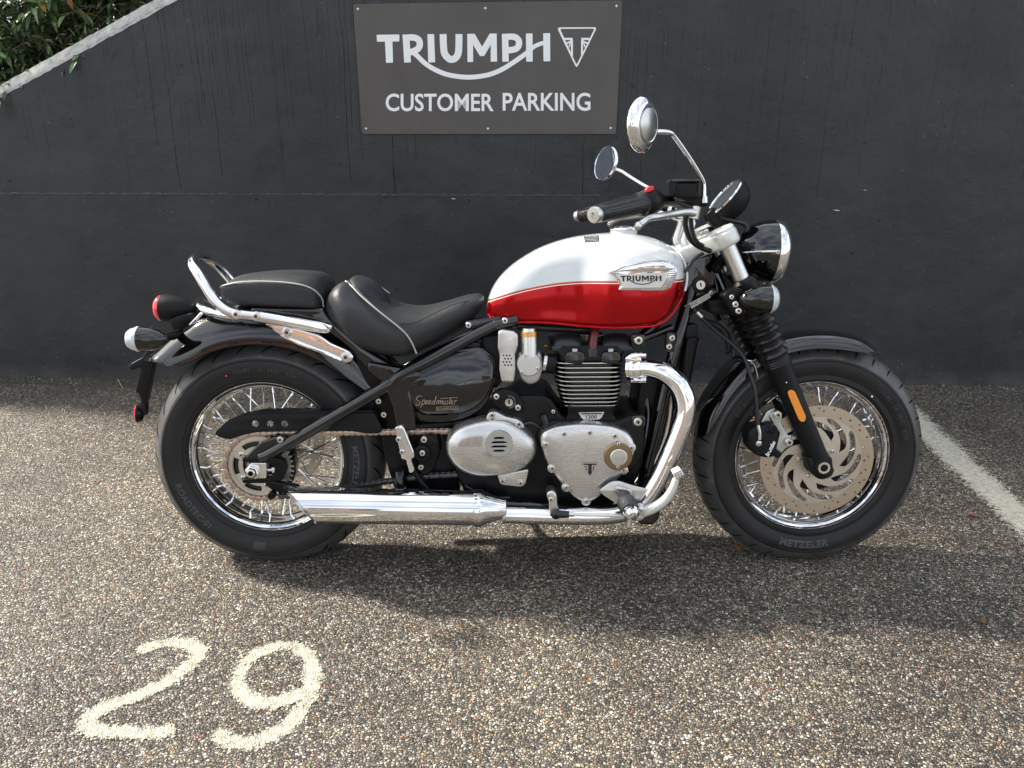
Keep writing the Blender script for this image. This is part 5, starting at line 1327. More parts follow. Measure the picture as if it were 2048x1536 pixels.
em = [fill([rpoly(tri_o, 2.5, 3), rpoly([(1165.5, 927), (1194.5, 927), (1180, 952.5)], 1.5, 3)], 0)]
for s_ in (-1, 1): em += [stroke([(1180 + s_ * 4, 931), (1180 + s_ * 12, 931)], 2), stroke([(1180 + s_ * 4.5, 932), (1180 + s_ * 4.5, 943)], 2), stroke([(1180 + s_ * 5, 933), (1180 + s_ * 10, 936)], 1.8)]
layered(em, lambda x, y, n: P(x, y, .1695 + n), .0001).build('emblem_lines', M['clearalu'], cb_, sm=0)
# maker's sticker at the cover's shoulder
v = [(1086, 873), (1097, 864), (1101, 869), (1090, 879)]; on_quad(([(0, 0), (1, 0), (1, 1), (0, 1)], [(0, 1, 2, 3)]), [(1104, 861), (1112, 857), (1114, 860), (1106, 865)], .1625, 'sticker', M['paper'], cc)
# sprocket cover: smooth oval with vent badge
SCo = [(889, 903), (893, 882), (912, 861), (940, 850), (975, 843), (1015, 845), (1048, 862), (1070, 886), (1073, 912), (1060, 936), (1030, 952), (990, 960), (950, 960), (915, 946), (895, 924)]
lug = pl([rpoly([(969, 860), (973, 832, 8), (981, 822, 8), (993, 824, 8), (1012, 834), (1040, 840, 8), (1050, 852, 8), (1044, 872)], 6, 4)], .115, .150, 'cover_lug', M['cover'], ENG, .004, 40, 3)
bolt(984.5, 830, .152, 6.5, lug); bolt(1038, 848, .152, 6.5, lug)
lug = pl([rpoly([(994, 950), (1000, 970, 6), (1044, 975, 6), (1052, 968, 6), (1058, 938)], 6, 4)], .115, .148, 'cover_lug', M['cover'], ENG, .004, 40, 3)
bolt(1005, 962, .150, 6, lug); bolt(1041, 966, .150, 6, lug)
XS0 = P(962, 903, .17)
def swage(q):
    d = q.x - XS0.x; line = -.16 * d - 2.2 * max(d, 0) ** 2; s_ = (q.z - XS0.z) - line
    if -q.y > .12: q.y += .0060 * sstep(.002, -.006, s_) * sstep(.0, .045, d) * sstep(-.055, -.02, s_)
    return q
so = dome(crom([Vector(p) for p in SCo], 7, True), [(1.0, .110), (1.0, .140), (.985, .152), (.95, .161), (.88, .169), (.78, .174), (.64, .178), (.48, .180), (.3, .181), (.1, .1815)], 'sprocket_cover', M['cover'], ENG, 70, push=swage, fine=5)
so_push = None
vr = P(998, 887, .182)
va_ = MB().lathe([(-.02, .036), (.002, .0355), (.005, .034), (.005, .0295), (.0035, .029), (.0035, 0)], vr, AX, 48).build('vent_badge', M['cast'], so)
for k, (y0, hw_) in enumerate(((875.5, 12), (884, 17.5), (892.5, 18.0), (901, 13))):
    pl([rpoly([(998 - hw_, y0 + 2.2), (998 - hw_ * .6, y0 - 1.6), (998 + hw_ * .6, y0 - 1.8), (998 + hw_, y0 + 1.4), (998 + hw_ * .5, y0 + 2.4), (998 - hw_ * .5, y0 + 2.6)], 1.5)], .1856, .1860, 'vent_slot', M['dark'], va_, 0, 0)
pl([rpoly([(913, 893), (921, 880, 9), (945, 872, 14), (967, 872), (963, 894)], 4, 4)], .160, .1825, 'mesh_surround', M['cast'], so, .0012, 30, 2)
pl([rpoly([(918, 891), (925, 881, 8), (946, 875, 12), (963, 875), (960, 891)], 3, 4)], .1828, .1832, 'mesh_insert', M['mesh'], so, 0, 0)
# gearbox side castings, black
pl([rpoly([(800, 850), (915, 842), (920, 990), (812, 985)], 10)], -.12, .068, 'gearcase_rear', M['satin'], ENG, .006, 30)
for k in range(5): ptube([(1128 + k * 30, 846, .1335), (1126 + k * 30, 858, .1335)], 3.2, 'case_rib', M['matte'], ENG, smooth=False)
ptube([(1000, 842, .118), (1030, 852, .12), (1062, 846, .12), (1080, 856, .12)], 4, 'coolant_hose', M['hose'], ENG)
ptube([(1290, 780, .04), (1296, 830, .05), (1290, 880, .06), (1284, 950, .05)], 9, 'oil_line', M['frame'], ENG)
pg = pl([rpoly([(838, 878), (862, 868), (878, 880), (880, 905), (870, 935), (856, 952), (838, 948), (832, 910)], 8)], .06, .118, 'gearbox_casting', M['satin'], ENG, .006, 40, 2)
MB().lathe([(-.01, .024), (.010, .023), (.013, .019), (.013, .010)], P(845, 906, .118), AX, 32).build('pivot_cap', M['satin'], pg); bolt(845, 906, .130, 6, pg)
bolt(848, 879, .12, 6.5, pg); bolt(842, 934, .12, 6, pg)
# ignition key plate
kp = pl([rpoly([(982, 792, 12), (1000, 778, 12), (1030, 782, 14), (1050, 812, 12), (1046, 826, 10), (1028, 828, 10), (1005, 822), (985, 806)], 8, 5)], .10, .128, 'lock_plate', M['plastic'], ENG, .003, 40, 3)
MB().lathe([(-.004, .0215), (.004, .021), (.0055, .0195), (.0055, .010)], P(1018, 804, .128), AX, 40).lathe([(.0055, .0105), (.0052, .0), ], P(1018, 804, .1285), AX, 24, mi=1).build('lock_barrel', [M['plastic'], M['steel']], kp)
pl([rpoly([(1016.5, 799), (1019.5, 799), (1019.5, 809), (1016.5, 809)], 1)], .1342, .1348, 'keyhole', M['dark'], kp, 0, 0)
for a0, s_ in ((20, 'IGN'), (280, 'OFF')):
    for i in range(9):
        t = radians(a0 + i * 9); c0 = P(1018, 804, .1345)
        if i % 2 == 0: MB().tube([c0 + Vector((.0145 * cos(t), 0, .0145 * sin(t))), c0 + Vector((.0175 * cos(t), 0, .0175 * sin(t)))], .0007, 4).build('lock_mark', M['paper'], kp)
bolt(993, 793, .130, 6, kp); bolt(1036, 815, .130, 6, kp)
# throttle bodies and their silver covers
TH = pl([rpoly([(996, 664, 6), (1005, 660), (1030, 663, 8), (1036, 672), (1036, 692), (1030, 710), (1031, 742), (1028, 765, 5), (1002, 764, 6), (998, 740), (999, 712), (995, 696)], 3, 4)], .06, .128, 'injector_cover', M['clearalu'], ENG, .005, 40, 3)
gr = pl([rpoly([(1002, 706), (1024, 706), (1025, 734), (1003, 735)], 3)], .128, .1284, 'grille', M['clearalu'], TH, 0, 0)
for j in range(4):
    for i in range(3):
        x = 1007 + i * 6.3 + (3 if j % 2 else 0)
        if x < 1023.5: pl([circ(x, 711 + j * 6.4, 1.9, 8)], .1284, .1287, 'hole', M['dark'], gr, 0, 0)
tb = P(1058, 668, .10)
ptube([(1058, 664, .100), (1059, 712, .104)], [17, 17.5], 'throttle_barrel', M['clearalu'], ENG, smooth=False, seg=28)
ptube([(1058, 663, .100), (1058, 673, .101)], [18.3, 18.3], 'gold_collar', M['brass'], ENG, smooth=False, seg=28)
ptube([(1058, 656, .1), (1058, 664, .1)], [13, 15], 'barrel_cap', M['clearalu'], ENG, smooth=False, seg=24)
tq = pl([rpoly([(1036, 705), (1050, 700), (1082, 704), (1086, 735), (1080, 762), (1062, 772), (1042, 762), (1036, 740)], 10, 4)], .05, .112, 'throttle_body', M['cast'], ENG, .008, 40, 3)
MB().lathe([(-.004, .0325), (.008, .0320), (.0105, .0300), (.0105, .0255), (.0115, .0250), (.0115, 0)], P(1058, 727, .112), AX, 44).build('throttle_cap', M['clearalu'], tq)
for x, y in ((1052, 711), (1075, 737), (1043, 744)): bolt(x, y, .1235, 3.6, tq)
ptube([(1083, 725, .08), (1110, 728, .08)], [19, 20], 'intake_rubber', M['matte'], ENG, smooth=False, seg=24); ptube([(1086, 725, .08), (1092, 726, .08)], [21, 21], 'hose_clip', M['bolt'], ENG, smooth=False, seg=28)
pl([rpoly([(960, 672), (1000, 668), (1002, 770), (985, 780), (970, 730)], 8)], -.08, .085, 'air_duct', M['matte'], ENG, .008, 40, 3)
ptube([(1035, 652, .06), (1100, 656, .05), (1180, 660, .04)], 8, 'cable_bundle', M['hose'], ENG)
ptube([(1088, 690, .07), (1108, 700, .06), (1112, 716, .06)], 4, 'sensor_lead', M['brass'], ENG)
# starter motor, dark bits between covers
MB().lathe([(-.1, .033), (.0, .033), (.006, .028), (.008, .0)], P(1085, 835, .10), AX, 30).build('starter_motor', M['matte'], ENG)
ptube([(1086, 830, .128), (1092, 850, .13), (1088, 880, .12)], [7, 6.5, 6], 'sensor_boot', M['hose'], ENG); bolt(1106.5, 823, .125, 4, ENG)
em2 = pl([rpoly([(1262, 832), (1292, 830), (1292, 856), (1264, 858)], 10)], .10, .136, 'engine_mount', M['frame'], ENG, .005, 40, 2); bolt(1275.5, 843, .138, 8.5, em2)
bolt(1010, 641, .1, 6, FR); sbk = pl([rpoly([(928, 643, 5), (944, 640, 5), (1000, 632), (1010, 642), (948, 662, 5), (932, 658, 5)], 4)], .05, .086, 'seat_bracket', M['frame'], FR, .003, 30); bolt(937, 650, .088, 6, sbk)

# ---------------------------------------------------------------- exhaust
NEX = .165
EX = ptube([(1278, 737, .115), (1300, 737, .125), (1330, 746, .142), (1356, 768, .155), (1370, 800, .162), (1368, 835, .165), (1352, 880, .165), (1332, 925, .165), (1310, 968, .165), (1285, 1003, .165), (1250, 1024, .165), (1200, 1031, .165), (1120, 1031, .165), (1005, 1028, .165)],
           [17, 18.5, 19.5, 20, 20, 19.5, 19, 18.5, 18, 18, 18, 18, 18, 18], 'exhaust', M['chrome'], BIKE, seg=36, n=10)
EX['label'] = 'polished chrome exhaust with slash cut silencer'
# header clamp of stacked collars
for k, (x, rr) in enumerate(((1262, 23), (1270, 26), (1277, 22), (1284, 25), (1289, 20))):
    ptube([(x - 3, 737, .112), (x + 3, 737, .116)], [rr, rr], 'header_collar', M['chrome'], EX, smooth=False, seg=14)
for y in (711, 760): ptube([(1262, y, .125), (1292, y, .13)], [6, 6], 'header_stud', M['chrome'], EX, smooth=False, seg=8)
pl([rpoly([(1250, 716), (1262, 708), (1280, 712), (1284, 722), (1270, 728), (1252, 726)], 3)], .11, .135, 'header_clamp', M['chrome'], EX, .002, 30, 2)
# second pipe, on the far side
ptube([(1278, 735, -.02), (1310, 740, -.05), (1340, 790, -.10), (1325, 880, -.13), (1285, 960, -.13), (1235, 1000, -.12), (1100, 1005, -.10)], 17, 'far_header', M['chrome'], EX, seg=20)
# silencer
a, b_ = P(592, 1009, NEX), P(948, 1016, NEX); ds = (b_ - a); Ls = ds.length; ds.normalize()
R0, R1 = .0480, .0455
seg = 110; rows = []; O = a - ds * .033; upv = Vector((0, 0, 1)); upv = (upv - ds * upv.dot(ds)).normalized(); lat = ds.cross(upv)
def cutx(ang): return .041 - .037 * sin(ang) + .034 * cos(ang)
st = [0.0, .02, .06, .12, .3, .6, .85, 1.0]
LT = Ls + .033
outer = []; inner = []
for k in range(seg):
    an = 2 * pi * k / seg; dv = upv * sin(an) + lat * cos(an)
    outer.append([O + ds * (cutx(an) + (LT - cutx(an)) * t) + dv * (R0 + (R1 - R0) * t) for t in st])
    inner.append([O + ds * (cutx(an) + (LT - cutx(an)) * t * .6) + dv * (R0 + (R1 - R0) * t * .6 - .0035) for t in st])
rows = [[outer[k][i] for k in range(seg)] for i in range(len(st) - 1, -1, -1)] + [[inner[k][i] for k in range(seg)] for i in range(len(st))]
mb = MB().grid(rows, closed_u=True, mat_fn=lambda i, k: 1 if i >= len(st) else 0)
k = seg; n0 = len(mb.v) - seg; mb.f.append(tuple(range(n0, n0 + seg))); mb.m.append(2)
SIL = mb.build('silencer', [M['chrome'], M['steel'], M['dark']], EX, 40)
MB().lathe([(LT - .002, R1 - .002), (LT, R1 + .0035), (LT + .012, R1 + .0045), (LT + .020, R1 + .0035), (LT + .032, R1 - .004), (LT + .060, R1 - .014), (LT + .078, .0268), (LT + .084, .0262), (LT + .086, .0240)], O, ds, 56, ref=upv).build('silencer_collar', M['chrome'], SIL, 30)
bolt(951, 990, .20, 4, SIL)
# silencer bracket by the axle
pl([rpoly([(527, 962, 3), (538, 962), (595, 972), (600, 982), (585, 988), (560, 986), (545, 982), (532, 972)], 4)], .115, .135, 'silencer_bracket', M['satin'], EX, .004, 40, 2)
MB().lathe([(-.01, .0105), (.008, .010), (.010, .008), (.010, 0)], P(544, 990, .138), AX, 20).build('bracket_nut', M['satin'], EX)
# underside rail and dark lower frame
ptube([(1290, 985, .09), (1262, 1015, .10), (1180, 1022, .105), (1060, 1012, .105), (900, 1000, .10), (812, 985, .10), (800, 940, .10)], 13, 'lower_rail', M['frame'], FR)
ptube([(1290, 985, -.09), (1262, 1015, -.10), (1180, 1022, -.105), (900, 1000, -.10), (812, 985, -.10)], 13, 'lower_rail', M['frame'], FR)
pl([rpoly([(1000, 985), (1200, 990), (1190, 1018), (1000, 1016)], 6)], -.1, .10, 'sump', M['satin'], ENG, .006, 30, 2)
ptube([(975, 985, .11), (950, 983, .115), (930, 970, .118)], 4, 'drain_hose', M['hose'], ENG); ptube([(905, 995, .1), (955, 996, .11), (1020, 995, .11)], 5, 'wiring_loom', M['hose'], ENG)
# side stand on the far side
sst = ptube([(1010, 1005, -.12), (1030, 1040, -.17), (1046, 1066, -.215)], 8, 'side_stand', M['satin'], BIKE)
foot = Vector((P(1046, 1066, -.215).x, .262, 0)); foot.z = foot.y * sin(LEAN) / cos(LEAN) + .004
q0 = P(1010, 1005, -.12)
me_ = MB().tube([q0, foot], [.011, .009], 10).box((foot.x - .03, foot.y - .022, foot.z - .004), (foot.x + .03, foot.y + .022, foot.z + .003)).mesh('side_stand', M['satin']); sst.data = me_

# ---------------------------------------------------------------- chrome pieces at the rear
HB = pl([rpoly([(789, 855, 4), (803, 850, 4), (809, 858), (828, 905), (829, 915), (822, 918), (829, 940, 3), (826, 945, 3), (819, 947, 3), (812, 920), (803, 918), (797, 892)], 3, 3)], .128, .142, 'hanger', M['chrome'], BIKE, .003, 40, 3)
bolt(797, 879, .1425, 5.5, HB); bolt(804, 904, .1425, 5, HB)
ptube([(818, 925, .12), (840, 960, .115), (860, 985, .11)], 6, 'hanger_rod', M['satin'], HB)
STc = pl([rpoly([(531, 645, 1), (548, 646, 6), (600, 658), (640, 670, 8), (662, 686), (700, 702, 8), (708, 714, 8), (703, 725, 7), (693, 726, 8), (640, 702), (562, 672, 10), (549, 664)], 3, 4)], .108, .120, 'chrome_bracket', M['chrome'], BIKE, .0055, 40, 6)
MB().tube(crom([P(*q) for q in [(562, 669, .121), (600, 688, .122), (645, 704, .122), (683, 720, .121)]], 6), .0042, 10).build('bracket_rib', M['chrome'], STc)
bolt(574.5, 664.5, .122, 8, STc, 'flange'); bolt(692, 714.5, .122, 8.5, STc, 'flange')
# gloss cover behind the seat, down to the frame joint
pl([rpoly([(500, 612), (645, 616), (662, 640), (720, 690), (782, 728), (840, 745), (838, 752), (780, 768), (765, 772), (735, 740), (690, 690), (640, 655), (560, 640), (500, 636)], 10, 4)], .060, .106, 'seat_fairing', M['gloss'], BIKE, .010, 50, 4)
pl([rpoly([(735, 722), (800, 735), (838, 742), (842, 750), (775, 772), (765, 768), (733, 742)], 8, 4)], .08, .121, 'fairing_foot', M['gloss'], BIKE, .010, 50, 4)
# passenger rail and grab loop
SB = ptube([(664, 654, .126), (630, 648.5, .128), (580, 640, .129), (530, 633, .130), (492, 630, .130), (464, 625, .130), (440, 611, .128), (422, 590, .125), (405, 562, .118), (391, 540, .104), (385, 527, .080), (388, 517, .045), (397, 513, .0), (412, 516, -.045), (430, 527, -.08), (448, 544, -.104), (470, 570, -.118), (490, 596, -.125)], [4, 7, 8.5, 9.3] + [9.7] * 14, 'grab_rail', M['chrome'], BIKE, seg=28, n=8)
tq_ = ptube([(520, 633, .1305), (560, 640, .1305), (640, 655, .1285), (652, 659, .127), (662, 660, .124)], [11.5, 11.5, 10, 7.5, 3], 'rail_mount', M['chrome'], SB, seg=24)
bolt(473, 629, .1445, 7.5, SB, 'flange'); bolt(513, 632.5, .1445, 7.5, SB, 'flange')
ptube([(470, 633, .105), (430, 626, .095), (404, 616, .065), (398, 608, .03), (400, 602, -.02), (412, 598, -.06), (440, 600, -.09)], 8, 'lower_loop', M['chrome'], SB, seg=20)
# tail light
TL = P(346, 614, 0); P0, P1_ = P(326, 616, 0), P(387, 617, 0); da = (P1_ - P0).normalized()
tl_ = MB().lathe([(0, .0365), (.012, .0370), (.030, .0350), (.055, .0280), (.075, .0185), (.088, .009), (.092, 0)], P0, da, 44).build('tail_light', M['matte'], BIKE, 60)
MB().lathe([(.0006, .0362), (-.006, .0355), (-.0145, .030), (-.0185, .018), (-.0195, 0)], P0, da, 44).build('lens', M['red_lens'], tl_, 60)
pl([rpoly([(336, 640), (352, 632), (385, 625), (398, 640), (378, 655), (352, 668), (344, 660)], 6)], -.035, .035, 'lamp_bracket', M['satin'], tl_, .006, 40, 3)
pl([rpoly([(376, 650), (402, 622), (412, 622), (384, 656)], 4)], .030, .045, 'lamp_plate', M['chrome'], tl_, .003, 40, 3)
def indicator(px0, px1, px2, py, n, rad, name='turn_signal'):
    """px0 pointed end, px1 start of lens, px2 lens face"""
    a, b_ = P(px0, py, n), P(px1, py, n); d = (b_ - a).normalized(); L = (b_ - a).length; Ln = (P(px2, py, n) - b_).length
    o = MB().lathe([(0, .002), (L * .04, rad * .22), (L * .16, rad * .48), (L * .36, rad * .73), (L * .62, rad * .91), (L * .86, rad * .995), (L, rad)], a, d, 44).build(name, M['gloss'], BIKE, 70)
    MB().lathe([(L, rad * 1.015), (L + Ln * .25, rad * 1.02), (L + Ln * .28, rad * .96), (L + Ln * .7, rad * .88), (L + Ln, rad * .70), (L + Ln * 1.1, rad * .3), (L + Ln * 1.12, 0)], a, d, 44).build('lens', M['frontlens'], o, 35)
    return o
for s_ in (1, -1):
    o = indicator(336, 281, 258, 678, .165 , .0315)
    if s_ < 0:
        o.matrix_local = Matrix.Scale(-1, 4, (0, 1, 0))
    mb = MB().tube([P(328, 675, .150), P(345, 672, .10), P(362, 664, .03)], [.009, .0115, .012], 12).build('stalk', M['satin'], o)
# plate hanger with red reflector
PH = pl([rpoly([(293, 700), (314, 700), (307, 728), (292, 806), (283, 806), (276, 786), (270, 786), (281, 735), (262, 741, 4), (257, 735, 4), (260, 728, 4), (284, 715)], 3)], -.012, .012, 'plate_hanger', M['plastic'], BIKE, .003, 40, 2)
pl([rpoly([(302, 720), (311, 718), (290, 808), (281, 806)], 2)], -.018, -.012, 'hanger_web', M['frame'], PH, .001, 30)
rf = P(277, 827, 0)
pl([rpoly([(283, 800), (292, 798), (292, 832), (276, 832), (274, 815)], 5)], -.01, .01, 'reflector_arm', M['plastic'], PH, .003, 40)
dR = Vector((-.93, -.25, .05)).normalized()
MB().lathe([(-.010, .020), (.0, .0255), (.004, .0255)], rf, dR, 32).build('reflector_cup', M['plastic'], PH); MB().lathe([(.004, .0252), (.0065, .0245), (.0085, .020), (.0085, 0)], rf, dR, 32).build('reflector', M['red_lens'], PH)

# ---------------------------------------------------------------- front fork
F0, F1 = P(1447, 474, .10), P(1645, 938, .10); fd = (F1 - F0).normalized(); FL = (F1 - F0).length
def along(px, py, n=.10): return (P(px, py, n) - F0).dot(fd)
def fork(s_):
    O = Vector((F0.x, F0.y * s_, F0.z)); tl = [along(1484, 572), along(1507, 622), along(1546, 716), along(1562, 752)]
    leg = MB().lathe([(tl[2] - .004, .0335), (tl[2] + .003, .0350), (tl[2] + .020, .0345), (tl[2] + .034, .0322), (tl[3] + .03, .0300), (tl[3] + .12, .0285), (FL - .035, .0275), (FL + .012, .0265), (FL + .020, .020), (FL + .020, 0)], O, fd, 36).build('fork_leg', M['matte'], BIKE, 30)
    MB().lathe([(-.01, .0205), (tl[0] + .01, .0205)], O, fd, 40).build('stanchion_cover', M['clearalu'], leg)
    # bellows
    pr = [(tl[1] - .004, .034)]; n = 6; L = tl[2] - tl[1]
    for k in range(n):
        a = tl[1] + L * k / n; q = L / n; base = .0325 - .0003 * k; pk = .0455 - .0013 * k
        if k == 0: pk = .040
        pr += [(a + q * .12, base), (a + q * .38, pk - .002), (a + q * .50, pk), (a + q * .62, pk - .001), (a + q * .88, base + .0005)]
    pr.append((tl[2] + .004, .0345))
    MB().lathe(pr, O, fd, 44).build('gaiter', M['gaiter'], leg, 50)
    for k in range(3): MB().lathe([(tl[2] + .004 + k * .006, .0352), (tl[2] + .006 + k * .006, .0362), (tl[2] + .008 + k * .006, .0352)], O, fd, 36).build('sleeve_ring', M['gaiter'], leg)
    # axle boss
    c = P(1646, 934, .12); c.y *= s_; ax_ = Vector((0, -s_, 0))
    MB().lathe([(-.05, .024), (.004, .0235), (.007, .021), (.007, .0165), (.0085, .0160), (.0085, .010), (.002, .0095), (.002, 0)], c, ax_, 30, mat_fn=lambda i: 0 if i < 3 else (1 if i < 5 else 2)).build('axle_end', [M['matte'], M['bolt'], M['dark']], leg, 30)
    return leg
LEGS = [fork(1), fork(-1)]
pl([rpoly([(1612, 915), (1665, 915), (1668, 944), (1650, 948), (1632, 956), (1622, 944)], 5)], .075, .120, 'axle_clamp', M['matte'], LEGS[0], .006, 40, 3)
rf_ = P(1584, 781, .131), P(1606, 840, .129)
am = pl([rpoly([(1573, 787, 8), (1574, 780, 6), (1583, 777, 7), (1592, 781, 7), (1615, 834, 8), (1613, 844, 7), (1603, 847, 8), (1595, 841, 8)], 6, 5)], .120, .1302, 'reflector_base', M['plastic'], LEGS[0], .001, 17)
pl([rpoly([(1575.5, 787, 7), (1577, 781.5, 5), (1583.5, 779.5, 6), (1590, 783, 6), (1612.5, 834, 7), (1610.5, 842, 6), (1603.5, 844.5, 7), (1597.5, 839, 7)], 5, 5)], .129, .1318, 'reflector', M['amber'], am, .0006, 17)
MB().lathe([(0, .0018), (.001, .0012), (.001, 0)], P(1573, 765, .1305), AX, 10).build('sight_dot', M['signwhite'], LEGS[0])
# lower yoke
_yp = [(along(1478, 560), .0265), (along(1480, 566), .0340), (along(1506, 622) - .004, .0365), (along(1508, 628), .033)]
YL = pl([rpoly([(1416, 602, 8), (1470, 596), (1482, 632, 6), (1424, 630, 8)], 6)], -.11, .085, 'lower_yoke', M['matte'], BIKE, .010, 40, 3)
for s_ in (1, -1): MB().lathe(_yp, Vector((F0.x, F0.y * s_, F0.z)), fd, 40).build('yoke_clamp', M['satin'], YL, 40)
pl([rpoly([(1444, 592, 8), (1460, 578, 8), (1484, 575), (1492, 600), (1496, 628), (1478, 634, 10), (1460, 622, 8), (1452, 606)], 8, 4)], .10, .143, 'clamp_lug', M['satin'], YL, .005, 40, 3)
for x, y, r_ in ((1463, 594, 4.5), (1470.5, 608.5, 6), (1476.5, 621.5, 6)): bolt(x, y, .146, r_, YL)
# top yoke: broad casting across both fork tubes
fp = Vector((fd.z, 0, -fd.x)); fp = -fp if fp.x < 0 else fp          # forward, square to the fork
def Y3(l, f_, h): return Vector((F0.x, 0, F0.z)) + Vector((0, -l, 0)) + fp * f_ - fd * h
half = [(0, .020), (.045, .020), (.072, .030), (.100, .036), (.124, .028), (.137, .004), (.130, -.022), (.110, -.036), (.088, -.050), (.072, -.085), (.066, -.112), (.045, -.122), (0, -.122)]
ol = crom([Vector(p) for p in half], 5); ol = ol + [Vector((-p.x, p.y)) for p in ol[-2:0:-1]]
ctr = Vector((0, -.045)); rows = []
for s_, h in ((.90, -.026), (.97, -.024), (1.0, -.018), (1.0, .008), (.98, .0135), (.94, .016)):
    rows.append([Y3(p.x * s_, ctr.y + (p.y - ctr.y) * s_, h) for p in ol])
mb = MB().grid(rows, closed_u=True); k = len(ol); mb.f.append(tuple(range(k))); mb.m.append(0); mb.f.append(tuple(range(5 * k, 6 * k))); mb.m.append(0)
YT = mb.build('top_yoke', M['yoke'], BIKE, 50)
for s_ in (1, -1):
    MB().lathe([(.012, .034), (.0195, .0335), (.023, .030), (.0225, .024), (.019, .022), (.019, 0)], Y3(.100 * s_, 0, 0), -fd, 36).build('fork_cap', M['yoke'], YT, 40)
    MB().tube([Y3(.050 * s_, -.080, .010), Y3(.050 * s_, -.080, .030), P(1382, 446, .05 ) * 1.0 if s_ > 0 else Vector((P(1382, 446, .05).x, .05, P(1382, 446, .05).z)), (lambda q: Vector((q.x, -.05 * s_, q.z)))(P(1374, 424, .05))], [.019, .015, .0135, .0135], 24).build('riser', M['clearalu'], YT, 40)
MB().lathe([(.014, .024), (.024, .023), (.027, .019), (.027, 0)], Y3(0, -.015, 0), -fd, 6).build('stem_nut', M['bolt'], YT)
# ---------------------------------------------------------------- handlebar
def mir(p, s_): return Vector((p.x + (.085 * max(abs(p.y) - .05, 0) if s_ < 0 else 0), p.y * s_, p.z))
hb = [P(1373, 422, .0), P(1373, 421, .05), P(1368, 416, .09), P(1352, 405, .14), P(1330, 401, .19), P(1300, 405, .235), P(1260, 415, .285), P(1225, 423, .330)]
path = crom([mir(p, -1) for p in hb[:0:-1]] + hb, 8)
HBAR = MB().tube(path, .0125, 18).build('handlebar', M['satin'], BIKE)
for s_ in (1, -1):
    q = P(1373, 421, .05); q.y = -.05 * s_
    MB().lathe([(-.018, .023), (-.016, .026), (.016, .026), (.018, .023)], q, AX, 26).build('bar_clamp', M['yoke'], HBAR)
    a, b_ = P(1278, 409, .262), P(1196, 428, .365); a, b_ = mir(a, s_), mir(b_, s_); d = (b_ - a).normalized(); L = (b_ - a).length
    g = MB(); pr = [(-.014, .0225), (-.010, .0275), (0, .0275), (.004, .0235)] ; n = 26
    g.lathe([(-.016, .019), (-.012, .0265), (-.002, .0275), (.002, .0240), (.02, .0232), (L * .5, .0215), (L - .02, .0190), (L - .006, .0192), (L, .0180)], a, d, 40)
    go = g.build('grip', M['gaiter'], HBAR, 40)
    for k in range(16):
        an = 2 * pi * k / 16; N = d.orthogonal().normalized(); B = d.cross(N); v_ = N * cos(an) + B * sin(an)
        MB().tube([a + d * .012 + v_ * .0230, a + d * L * .5 + v_ * .0213, a + d * (L - .024) + v_ * .0189], .0011, 5).build('grip_rib', M['rubber'], go)
    MB().lathe([(L - .001, .0165), (L + .001, .0178), (L + .014, .0180), (L + .017, .0165), (L + .0175, .0060), (L + .012, .0055), (L + .012, 0)], a, d, 32).build('bar_end', M['clearalu'], HBAR)
    MB().lathe([(-.014, .0190), (-.018, .029), (-.030, .031), (-.050, .030), (-.064, .026), (-.070, .018)], a, d, 32).build('switch_housing', M['plastic'], HBAR, 60)
    # lever
    if s_ > 0:
        lp = [P(*q) for q in [(1388, 426, .21), (1370, 424, .225), (1345, 428, .25), (1318, 433, .29), (1300, 436, .31), (1288, 443, .33), (1276, 452, .345)]]
    else:
        lp = [mir(p, -1) for p in [P(*q) for q in [(1388, 426, .21), (1370, 424, .225), (1345, 428, .25), (1318, 433, .29), (1300, 436, .31), (1288, 443, .33), (1276, 452, .345)]]]
    lo = MB().tube(crom(lp, 7), [.011, .0095, .009, .008, .0075, .0072, .0078], 16).build('lever', M['clearalu'], HBAR)
    MB().lathe([(-.0098, .001), (-.008, .006), (-.004, .0090), (0, .0098), (.004, .0090), (.008, .006), (.0098, .001)], lp[-1], (0, 0, 1), 20).build('ball_end', M['clearalu'], lo)
    q = mir(P(1390, 425, .205), s_); MB().lathe([(-.014, .012), (.014, .012), (.016, .009), (.016, 0)], q, (0.2, 0, 1), 20).build('lever_pivot', M['clearalu'], HBAR)
# red kill switch
q = pl([rpoly([(1290, 380), (1297, 372), (1307, 372), (1310, 378), (1302, 384), (1291, 386)], 3)], .235, .262, 'kill_switch', M['red_switch'], HBAR, .003, 40, 3)
# brake fluid reservoir with lid
RES = pl([rpoly([(1346, 362, 3), (1401, 362, 3), (1401, 396, 5), (1388, 402, 6), (1360, 401, 6), (1348, 394, 4)], 4, 4)], .165, .228, 'reservoir', M['satin'], HBAR, .010, 50, 4)
pl([rpoly([(1345, 358, 3), (1402, 358, 3), (1402, 364, 2), (1345, 364, 2)], 2, 3)], .162, .231, 'reservoir_lid', M['gloss'], RES, .0045, 50, 3)
pl([rpoly([(1342, 382), (1402, 390), (1416, 398, 3), (1418, 412, 4), (1395, 416), (1350, 402)], 4)], .175, .200, 'master_cylinder', M['satin'], RES, .006, 40, 3)
for x in (1352, 1392):
    pp = P(x, 362, .197); MB().lathe([(0, .0035), (.0012, .003), (.0012, 0)], pp + Vector((0, 0, -.001)), (0, 0, 1), 12).build('lid_screw', M['dark'], RES)
